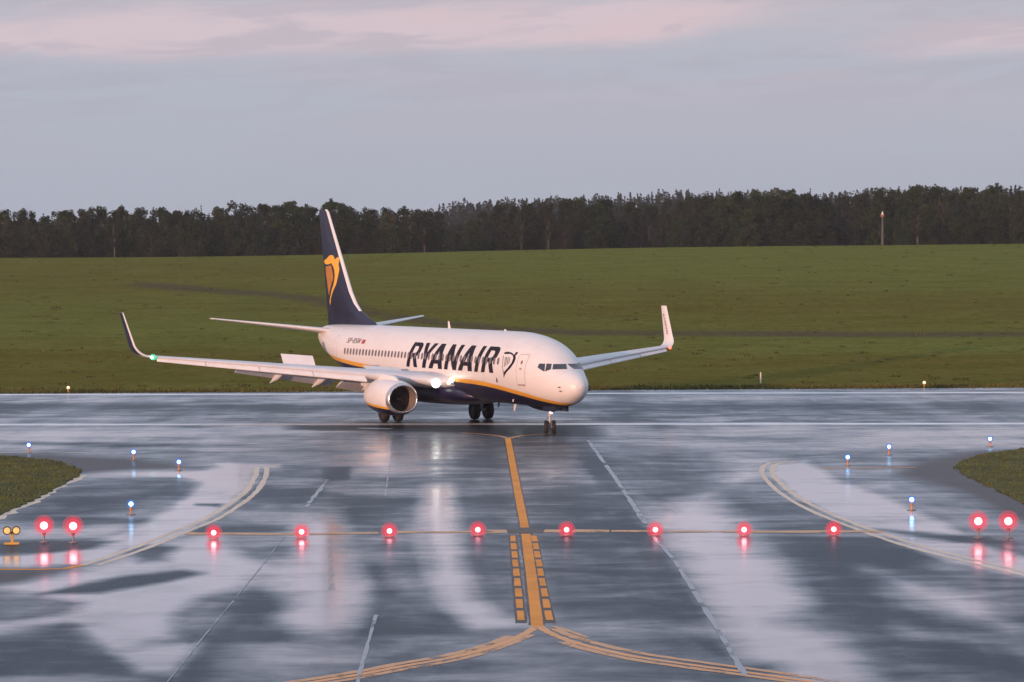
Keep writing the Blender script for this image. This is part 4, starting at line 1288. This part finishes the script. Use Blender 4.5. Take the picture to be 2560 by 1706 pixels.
def make_tree(name, trunk, crown, leafm, barkm):
    r = empty(name)
    build('trunk', trunk, barkm, r, fix=False)
    build('crown', crown, leafm, r, smooth=False, fix=False)
    return r
def copy_tree(o):
    c = o.copy(); COL.objects.link(c)
    for ch in o.children:
        d = ch.copy(); COL.objects.link(d); d.parent = c
    return c
KINDS = {}
KINDS['broad'] = [make_tree('broadleaf_tree', *proto_broad(s, 14, 18, 4600, 3.9, 0.08, 0.27), ML_broad, M_bark) for s in (1, 2, 3, 4)]
KINDS['bare'] = [make_tree('sparse_tree', *proto_broad(s, 14, 16, 4200, 3.4, 0.10, 0.21), ML_bare, M_bark) for s in (11, 12, 13)]
KINDS['fresh'] = [make_tree('spring_tree', *proto_broad(s, 14, 16, 4200, 3.6, 0.07, 0.25), ML_fresh, M_bark) for s in (21, 22)]
KINDS['birch'] = [make_tree('birch_tree', *proto_broad(s, 14, 13, 2200, 2.2, 0.40, 0.20), ML_bare, M_birch) for s in (31, 32)]
KINDS['spruce'] = [make_tree('spruce_tree', *proto_spruce(s), ML_spruce, M_bark) for s in (41, 42, 43)]
LAB = {'broad': ('dark green broadleaf tree with a full crown in the wood beyond the meadow', 'broadleaf trees at the wood edge'),
       'bare': ('brownish thinly leaved tree with bare twigs in the wood beyond the meadow', 'sparse brownish trees at the wood edge'),
       'fresh': ('fresh yellow green spring tree in the wood beyond the meadow', 'spring green trees at the wood edge'),
       'birch': ('slender birch with a pale trunk at the front of the wood', 'pale trunked birches at the wood edge'),
       'spruce': ('dark pointed spruce rising in the wood beyond the meadow', 'spruces at the wood edge')}
CAT = {'broad': 'tree', 'bare': 'tree', 'fresh': 'tree', 'birch': 'birch', 'spruce': 'spruce'}
for k, L_ in KINDS.items():
    for o in L_: tag(o, LAB[k][0], CAT[k], LAB[k][1])
used = set()
def lin(tab, x):
    if x <= tab[0][0]: return tab[0][1]
    for a, b in zip(tab, tab[1:]):
        if x <= b[0]: return a[1] + (b[1] - a[1]) * (x - a[0]) / (b[0] - a[0])
    return tab[-1][1]
FRONT = [(-300, 484), (0, 483), (120, 484), (250, 478), (400, 480), (480, 485), (560, 466), (640, 468), (700, 473), (750, 467), (800, 475), (860, 482), (950, 479), (1000, 492), (1040, 512), (1080, 500), (1110, 480), (1150, 472), (1250, 463), (1350, 463), (1450, 470), (1550, 461), (1650, 455), (1760, 436), (1820, 441), (1900, 456), (1960, 442), (2050, 436), (2120, 431), (2200, 440), (2300, 431), (2353, 440), (2700, 430)]
BACK = [(-300, 500), (0, 497), (900, 488), (1000, 472), (1050, 458), (1140, 453), (1300, 447), (1480, 438), (1600, 434), (1750, 434), (1860, 441), (1950, 433), (2050, 425), (2150, 421), (2250, 425), (2290, 419), (2353, 428), (2700, 420)]
def plant(kind, x, D, top_y, wide=1.0):
    src = random.choice(KINDS[kind])
    if src.name in used: o = copy_tree(src)
    else: o = src; used.add(src.name)
    p = at_dist(x, top_y, D)
    z = ground_z(p.x, D)
    base_h = 15.0 if kind == 'spruce' else 14.0
    s = max(0.3, (p.z - z) / base_h)
    o.location = (p.x, D, z)
    o.rotation_euler = (0, 0, random.uniform(0, 6.28))
    wv = wide * random.uniform(0.85, 1.2) * (0.55 + 0.45 * s)
    o.scale = (wv, wv, s)
    return o
# three staggered rows of individual trees
for D, sp, dv in ((815, 38, 12), (795, 38, 16), (775, 38, 30), (752, 40, 54)):
    x = -120 + random.uniform(0, 20)
    while x < 2480:
        t = lin(FRONT, x)
        jitter = random.uniform(-5, 9)
        r = random.random()
        if x < 560: kind = 'broad' if r < .45 else 'bare' if r < .8 else 'fresh' if r < .92 else 'spruce'
        elif x < 900: kind = 'broad' if r < .7 else 'fresh' if r < .85 else 'bare'
        elif x < 1650: kind = 'broad' if r < .42 else 'bare' if r < .72 else 'spruce'
        elif x < 1850: kind = 'fresh' if r < .55 else 'broad'
        else: kind = 'broad' if r < .5 else 'bare' if r < .75 else 'fresh' if r < .86 else 'spruce'
        plant(kind, x, D + random.uniform(-7, 7), t + (jitter if dv < 20 else random.uniform(0.2, 1.0) * dv), 1.0)
        x += sp * random.uniform(0.6, 1.4)
for x, ty in ((280, 466), (462, 468), (352, 472), (215, 473), (1862, 428), (2130, 424), (2240, 426), (1010, 484)): plant('spruce', x, 797, ty, 0.8)
for x, ty in ((262, 500), (942, 498), (975, 505), (1198, 500), (1260, 488), (2108, 480)): plant('birch', x, 745, ty, 0.75)
for k in KINDS:
    for o in KINDS[k]:
        if o.name not in used:
            for ch in list(o.children): bpy.data.objects.remove(ch)
            bpy.data.objects.remove(o)
# two bushes in front of the wood
for x, yb, w, lab, mat, hh in ((440, 556, 3.4, 'low rounded pale grey green bush in front of the wood', ML_bare, 3.4), (1042, 538, 2.4, 'dark compact bush standing alone in front of the wood gap', ML_spruce, 5.0)):
    t_, c_ = proto_broad(int(x), 4.0, 12, 1700, w, 0.1, 0.2)
    o = make_tree('bush', t_, c_, mat, M_bark)
    D = 722
    p = at_dist(x, yb, D); z = ground_z(p.x, D)
    o.location = (p.x, D, z); s = (p.z - z) / 4.0
    o.scale = (1.0, 1.0, s)
    tag(o, lab, 'bush')
# far wood on the hill behind: one mass
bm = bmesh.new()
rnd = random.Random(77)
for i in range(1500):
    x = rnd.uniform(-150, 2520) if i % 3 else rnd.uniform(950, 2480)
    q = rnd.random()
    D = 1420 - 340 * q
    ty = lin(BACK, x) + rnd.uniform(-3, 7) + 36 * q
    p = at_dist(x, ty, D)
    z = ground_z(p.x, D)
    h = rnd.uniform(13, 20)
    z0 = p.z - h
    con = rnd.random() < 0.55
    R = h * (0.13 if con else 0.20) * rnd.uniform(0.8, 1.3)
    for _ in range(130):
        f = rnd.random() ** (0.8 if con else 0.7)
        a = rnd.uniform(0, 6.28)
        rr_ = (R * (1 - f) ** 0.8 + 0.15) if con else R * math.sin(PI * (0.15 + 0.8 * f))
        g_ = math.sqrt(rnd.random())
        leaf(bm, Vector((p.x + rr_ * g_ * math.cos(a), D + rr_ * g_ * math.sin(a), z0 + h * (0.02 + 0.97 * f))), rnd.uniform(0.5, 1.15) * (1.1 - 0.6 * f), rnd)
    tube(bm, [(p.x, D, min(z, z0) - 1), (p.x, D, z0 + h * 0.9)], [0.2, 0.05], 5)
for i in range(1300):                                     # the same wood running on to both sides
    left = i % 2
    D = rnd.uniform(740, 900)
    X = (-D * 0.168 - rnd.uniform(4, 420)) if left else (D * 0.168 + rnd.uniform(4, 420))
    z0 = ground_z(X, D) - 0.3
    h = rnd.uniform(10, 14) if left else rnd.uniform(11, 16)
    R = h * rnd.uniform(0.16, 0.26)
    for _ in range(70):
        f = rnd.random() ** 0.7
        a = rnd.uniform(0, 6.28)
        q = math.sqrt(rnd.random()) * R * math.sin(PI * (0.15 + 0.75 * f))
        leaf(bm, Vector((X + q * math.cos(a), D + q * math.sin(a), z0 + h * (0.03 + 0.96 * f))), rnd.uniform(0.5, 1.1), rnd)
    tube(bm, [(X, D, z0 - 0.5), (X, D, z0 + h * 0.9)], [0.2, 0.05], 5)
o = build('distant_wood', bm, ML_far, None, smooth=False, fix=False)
tag(o, 'far conifer wood on the hill behind the nearer trees', 'wood', kind='stuff')

# ------------------------------------------------------------------ lamps
M_post = paint('lamp_post_grey', (0.22, 0.2, 0.19), 0.5, 0.3)
M_orange = paint('frangible_orange', (0.62, 0.25, 0.06), 0.5)
M_yhouse = paint('yellow_housing', (0.62, 0.36, 0.08), 0.5)
M_black = paint('black_housing', (0.02, 0.02, 0.022), 0.5)
M_rcore = emit('red_lamp_core', (1.0, 0.34, 0.36), 9)
G_red2 = glow_glass('red_lamp_halo', (1.0, 0.07, 0.12), 1.1, 0.16)  # outer shells added only to imitate the glow round the lamps
G_blue2 = glow_glass('blue_lamp_halo', (0.05, 0.22, 0.9), 0.9, 0.22)
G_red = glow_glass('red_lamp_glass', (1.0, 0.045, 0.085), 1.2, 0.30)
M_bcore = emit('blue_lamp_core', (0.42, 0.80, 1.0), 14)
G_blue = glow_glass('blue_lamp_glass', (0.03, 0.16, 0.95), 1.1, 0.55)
M_acore = emit('amber_lamp', (1.0, 0.47, 0.13), 1.15)

def ball(bm, c, r, M=None, sub=3):
    bmesh.ops.create_icosphere(bm, subdivisions=sub, radius=r, matrix=Matrix.Translation(c))
def dome_lamp(name, stem_h, core_r, halo_r, core, glass, halo, stem_mat, label, cat, group):
    r = empty(name)
    bm = bmesh.new()
    lathe(bm, [(0, 0.0), (0.17, 0.0), (0.17, 0.018), (0.12, 0.03), (0, 0.03)], None, 20)
    build('base_plate', bm, M_post, r)
    if stem_h > 0.1:
        bm = bmesh.new(); lathe(bm, [(0.05, 0.03), (0.035, 0.06), (0.03, stem_h - 0.12), (0.06, stem_h - 0.09), (0.065, stem_h - 0.02), (0, stem_h - 0.02)], None, 14)
        build('stem', bm, stem_mat, r)
    zc = stem_h + halo_r * 0.55
    bm = bmesh.new(); ball(bm, (0, 0, zc), halo_r)  # added outer shell, no real part: stands in for the lamp's glow
    build('halo_shell', bm, halo, r)
    bm = bmesh.new(); ball(bm, (0, 0, zc), halo_r * 0.72)  # lamp glass, drawn oversize to widen the glow
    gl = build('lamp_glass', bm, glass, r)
    bm = bmesh.new(); ball(bm, (0, 0, zc), core_r)
    build('bulb', bm, core, gl)
    tag(r, label, cat, group)
    return r
SB = [(491, 1231), (693, 1229), (895, 1227), (1098, 1224), (1302, 1224), (1506, 1224), (1710, 1224), (1916, 1223)]
names = ['leftmost of the eight red stop bar lamps, left of the diagonal slab edge', 'second red stop bar lamp from the left, where the diagonal slab joint meets it', 'red stop bar lamp just left of the bright central puddle', 'red stop bar lamp nearest on the left of the yellow centreline', 'red stop bar lamp nearest on the right of the yellow centreline', 'red stop bar lamp sitting on the pale right slab joint', 'red stop bar lamp at the edge of the big right puddle', 'rightmost of the eight red stop bar lamps, by the right edge line']
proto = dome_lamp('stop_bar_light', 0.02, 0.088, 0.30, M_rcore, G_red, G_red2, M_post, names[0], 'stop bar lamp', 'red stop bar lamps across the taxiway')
def clone_tree(o):
    c = o.copy(); COL.objects.link(c)
    for ch in o.children:
        d = ch.copy(); COL.objects.link(d); d.parent = c
        for g2 in ch.children:
            e = g2.copy(); COL.objects.link(e); e.parent = d
    return c
for i, (x, y) in enumerate(SB):
    o = proto if i == 0 else clone_tree(proto)
    p = gnd(x, y, 0.12)
    o.location = (p.x, p.y, 0.03); o['label'] = names[i]
EL = [((101, 1213), 'outer left raised red lamp beside the twin amber lights'), ((168, 1214), 'inner left raised red lamp, nearer the taxiway'), ((2248, 1203), 'inner right raised red lamp, nearer the taxiway'), ((2317, 1203), 'outer right raised red lamp at the edge of the picture')]
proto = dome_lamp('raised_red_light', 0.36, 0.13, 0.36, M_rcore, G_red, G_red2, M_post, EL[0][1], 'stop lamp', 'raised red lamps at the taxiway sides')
for i, ((x, y), lab) in enumerate(EL):
    o = proto if i == 0 else clone_tree(proto)
    p = gnd(x, y, 0.36 + 0.13)
    o.location = (p.x, p.y, 0.004); o['label'] = lab
BL = [((66, 1024), 'blue edge lamp farthest left, in front of the left grass island'), ((307, 1040), 'blue edge lamp between the far left lamp and the puddle lamp'), ((411, 1063), 'blue edge lamp mirrored in the puddle on the left shoulder'), ((301, 1160), 'nearest blue edge lamp on the left of the taxiway'),
      ((2275, 1010), 'blue edge lamp farthest right, above the right grass island'), ((2043, 1028), 'middle blue edge lamp of the right row'), ((1948, 1052), 'blue edge lamp behind the short yellow line on the right shoulder'), ((2095, 1150), 'nearest blue edge lamp on the right of the taxiway')]
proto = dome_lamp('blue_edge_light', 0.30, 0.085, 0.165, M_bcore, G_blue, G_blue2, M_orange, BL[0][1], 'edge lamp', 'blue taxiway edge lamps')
for i, ((x, y), lab) in enumerate(BL):
    o = proto if i == 0 else clone_tree(proto)
    p = gnd(x, y, 0.30 + 0.07)
    o.location = (p.x, p.y, 0.004); o['label'] = lab
# twin amber guard lights
p = gnd(27, 1252)
gl = empty('runway_guard_light', (p.x, p.y, 0.004), math.atan2(p.x, p.y) * -1)
tag(gl, 'twin amber guard lights on a yellow stand at the left edge', 'guard light')
bm = bmesh.new(); box(bm, (0, 0, 0.04), (0.5, 0.22, 0.07), bev=0.012); box(bm, (0.02, 0, 0.23), (0.10, 0.08, 0.32), bev=0.01); box(bm, (0.0, 0, 0.40), (0.34, 0.06, 0.06), bev=0.01)
build('stand', bm, M_yhouse, gl)
for s in (-1, 1):
    bm = bmesh.new()
    Mx = Matrix.Translation((s * 0.15, 0, 0.47)) @ Matrix.Rotation(PI / 2, 4, 'X')
    lathe(bm, [(0, -0.12), (0.10, -0.12), (0.14, -0.05), (0.14, 0.12), (0.118, 0.12), (0.112, 0.05), (0, 0.04)], Mx, 24)
    h = build('lamp_housing', bm, M_black, gl)
    bm = bmesh.new()
    lathe(bm, [(0.108, 0.052), (0.095, 0.08), (0.05, 0.10), (0, 0.105)], Mx, 24)
    build('lens', bm, M_acore, h)
# runway edge lamps at the far side
for i, ((x, y), lab) in enumerate((((157, 907), 'small pale runway edge lamp at the far left grass border'), ((2124, 899), 'small pale runway edge lamp at the far right grass border'))):
    if i == 0:
        r = empty('runway_edge_light'); proto = r
        bm = bmesh.new(); lathe(bm, [(0, 0), (0.16, 0), (0.16, 0.02), (0.05, 0.04), (0.04, 0.22), (0.10, 0.26), (0.12, 0.33), (0, 0.33)], None, 16)
        build('stem', bm, M_yhouse, r)
        bm = bmesh.new(); ball(bm, (0, 0, 0.40), 0.12); build('lamp_glass', bm, emit('warm_lamp', (1, 0.85, 0.55), 1.0, (0.5, 0.45, 0.35)), r)
        tag(r, lab, 'runway lamp', 'runway edge lamps on the far side')
    else: r = clone_tree(proto); r['label'] = lab
    p = gnd(x, y); D = 224.2
    p = at_dist(x, y, D); r.location = (p.x, D, ground_z(p.x, D))
# white stake in the grass
p = field_pt(1748, 881)
bm = bmesh.new(); tube(bm, [(0, 0, -0.1), (0, 0, 0.55), (0.0, 0, 0.78)], [0.055, 0.055, 0.045], 10); lathe(bm, [(0.045, 0.78), (0.03, 0.82), (0, 0.83)], None, 10)
o = build('marker_stake', bm, paint('stake_white', (0.7, 0.68, 0.55), 0.6), None)
o.location = p; tag(o, 'thin white marker stake standing in the grass beyond the runway', 'stake')
# mast on the crest
p = at_dist(2028, 560, 565)
p.z = ground_z(p.x, 565)
r = empty('mast', p); tag(r, 'grey mast with a pale head on the meadow crest in front of the wood', 'mast')
H = (at_dist(2030, 487, p.y).z - p.z)
bm = bmesh.new(); tube(bm, [(0, 0, -0.2), (0, 0, H * 0.45), (0, 0, H * 0.85)], [0.26, 0.22, 0.16], 10)
build('pole', bm, paint('mast_grey', (0.06, 0.065, 0.066), 0.6), r)
bm = bmesh.new(); lathe(bm, [(0, H * 0.83), (0.3, H * 0.84), (0.42, H * 0.88), (0.36, H * 0.91), (0, H * 0.92)], None, 14)
build('lamp_platform', bm, paint('mast_red', (0.30, 0.12, 0.09), 0.6), r)
bm = bmesh.new(); lathe(bm, [(0.22, H * 0.90), (0.26, H * 0.93), (0.14, H * 0.95), (0.12, H * 1.0), (0, H * 1.01)], None, 12)
build('lamp_head', bm, paint('mast_white', (0.75, 0.70, 0.66), 0.5), r)

# ------------------------------------------------------------------ air: a thin even haze
hm = bpy.data.materials.new('thin_haze'); hm.use_nodes = True
hn = hm.node_tree.nodes; hn.remove(hn['Principled BSDF'])
pvn = hn.new('ShaderNodeVolumePrincipled')
pvn.inputs['Color'].default_value = (0.80, 0.86, 0.95, 1)
pvn.inputs['Density'].default_value = 0.00008
hm.node_tree.links.new(pvn.outputs[0], hn['Material Output'].inputs['Volume'])
bm = bmesh.new(); box(bm, (0, 1100, 24.7), (5000, 3400, 52.6))
o = build('haze', bm, hm, None, smooth=False)
tag(o, 'thin even evening haze over the airfield', 'haze', kind='stuff')

# ------------------------------------------------------------------ sky, sun, camera
SEED = 20.2
SUN_AZ, SUN_EL = math.radians(34), math.radians(6.5)      # to the left of straight behind the viewer
sv = Vector((-math.sin(SUN_AZ) * math.cos(SUN_EL), -math.cos(SUN_AZ) * math.cos(SUN_EL), math.sin(SUN_EL)))
W = bpy.data.worlds.new('World'); S.world = W
W.use_nodes = True
n = NT(W)
bg = W.node_tree.nodes['Background']
sky = n.node('ShaderNodeTexSky', sky_type='NISHITA')
sky.sun_disc = False; sky.sun_elevation = SUN_EL
sky.sun_rotation = math.atan2(sv.x, sv.y)
sky.air_density = 1.0; sky.dust_density = 1.5
tc = n.node('ShaderNodeTexCoord').outputs['Generated']
sx = n.node('ShaderNodeSeparateXYZ', {0: tc})
el = sx.outputs[2]
zc = n.math('ADD', n.math('MAXIMUM', el, 0.0), 0.045)
cx = n.math('DIVIDE', sx.outputs[0], zc); cy = n.math('DIVIDE', sx.outputs[1], zc)
cv = n.node('ShaderNodeCombineXYZ', {0: cx, 1: cy, 2: 0.0}).outputs[0]
az = n.math('ARCTAN2', sx.outputs[0], sx.outputs[1])
av = n.node('ShaderNodeCombineXYZ', {0: n.math('MULTIPLY', az, 11.0), 1: n.math('SUBTRACT', n.math('MULTIPLY', el, 75.0), n.math('MULTIPLY', az, 4.0)), 2: SEED}).outputs[0]
nA = n.noise(av, 0.75, 5, 0.5, 0.5)
nB = n.noise(av, 1.9, 6, 0.55, 0.6)
grad = n.ramp(el, [(0.0, (4.3, 4.75, 5.75)), (0.03, (4.5, 4.8, 5.9)), (0.055, (5.0, 4.95, 6.0)), (0.075, (5.5, 5.1, 6.0)), (0.10, (5.8, 5.3, 6.1)), (0.16, (5.2, 5.6, 6.9)), (0.26, (5.6, 6.4, 8.1)), (0.4, (6.2, 7.1, 8.9)), (1.0, (7.0, 8.3, 10.6))])
def bank(a0, e0, sa, se, tilt, amp):
    """a bank of sunlit cloud round one compass bearing and height"""
    da = n.math('SUBTRACT', az, a0)
    de = n.math('SUBTRACT', n.math('SUBTRACT', el, e0), n.math('MULTIPLY', da, tilt))
    q = n.math('ADD', n.math('POWER', n.math('ABSOLUTE', n.math('DIVIDE', da, sa)), 2.0), n.math('POWER', n.math('ABSOLUTE', n.math('DIVIDE', de, se)), 2.0))
    return n.math('MULTIPLY', n.math('POWER', 2.718, n.math('MULTIPLY', q, -1.0)), amp)
bias = n.math('ADD', n.math('ADD', bank(-0.100, 0.0730, 0.090, 0.0100, 0.01, 0.36), bank(0.035, 0.0755, 0.060, 0.0085, 0.10, 0.32)), bank(0.155, 0.0690, 0.042, 0.0060, 0.0, 0.26))
field_ = n.math('ADD', n.math('ADD', n.math('MULTIPLY', nA, 0.62), n.math('MULTIPLY', nB, 0.38)), n.math('ADD', bias, n.maprange(el, 0.05, 0.12, -0.10, 0.02)))
pinkm = n.math('MULTIPLY', n.maprange(field_, 0.46, 0.68), n.maprange(el, 0.046, 0.062))
pinkm = n.math('MULTIPLY', pinkm, n.maprange(el, 0.2, 0.45, 1.0, 0.0))
c1 = n.mix(n.math('MULTIPLY', pinkm, 0.85), grad, (7.6, 5.75, 6.25))
nC = n.noise(av, 0.42, 4, 0.5, 0.8)
c1 = n.mix(n.math('MULTIPLY', n.maprange(nC, 0.42, 0.58), 0.55), c1, n.mix(pinkm, (4.55, 5.05, 6.2), (6.9, 5.9, 6.8)))
shade = n.maprange(nB, 0.45, 0.62, 0.0, 0.5)
c2 = n.mix(n.math('MULTIPLY', shade, n.maprange(el, 0.030, 0.06)), c1, (4.5, 4.4, 5.5))
# a thin part of the clear sky shows through the cloud deck
c3 = n.mix(0.88, sky.outputs[0], c2)
n.l.new(c3, bg.inputs['Color'])
bg.inputs['Strength'].default_value = 0.1

sun = bpy.data.lights.new('sun', 'SUN')
sun.energy = 3.7; sun.angle = math.radians(0.6); sun.color = (1.0, 0.54, 0.36)
so = bpy.data.objects.new('sun', sun); COL.objects.link(so)
so.location = sv * 200
so.rotation_euler = (-sv).to_track_quat('-Z', 'Y').to_euler()

cd = bpy.data.cameras.new('camera')
cd.sensor_fit = 'HORIZONTAL'; cd.sensor_width = 36.0
cd.lens = 36.0 * F / 2560.0
cd.clip_start = 1.0; cd.clip_end = 20000
co = bpy.data.objects.new('camera', cd); COL.objects.link(co)
fwd = ray(1280, 853).normalized()
upv = (ray(1280, 853 - 400) - ray(1280, 853)).normalized()
rgt = fwd.cross(upv).normalized(); upv = rgt.cross(fwd)
co.matrix_world = Matrix(((rgt.x, upv.x, -fwd.x, 0), (rgt.y, upv.y, -fwd.y, 0), (rgt.z, upv.z, -fwd.z, CAMH), (0, 0, 0, 1)))
S.camera = co
S.view_settings.view_transform = 'Standard'
S.view_settings.look = 'None'
S.view_settings.exposure = 0.0
S.view_settings.gamma = 1.0
try: S.view_settings.use_curve_mapping = False
except Exception: pass
S.cycles.use_denoising = True
S.cycles.max_bounces = 6
S.cycles.transparent_max_bounces = 12
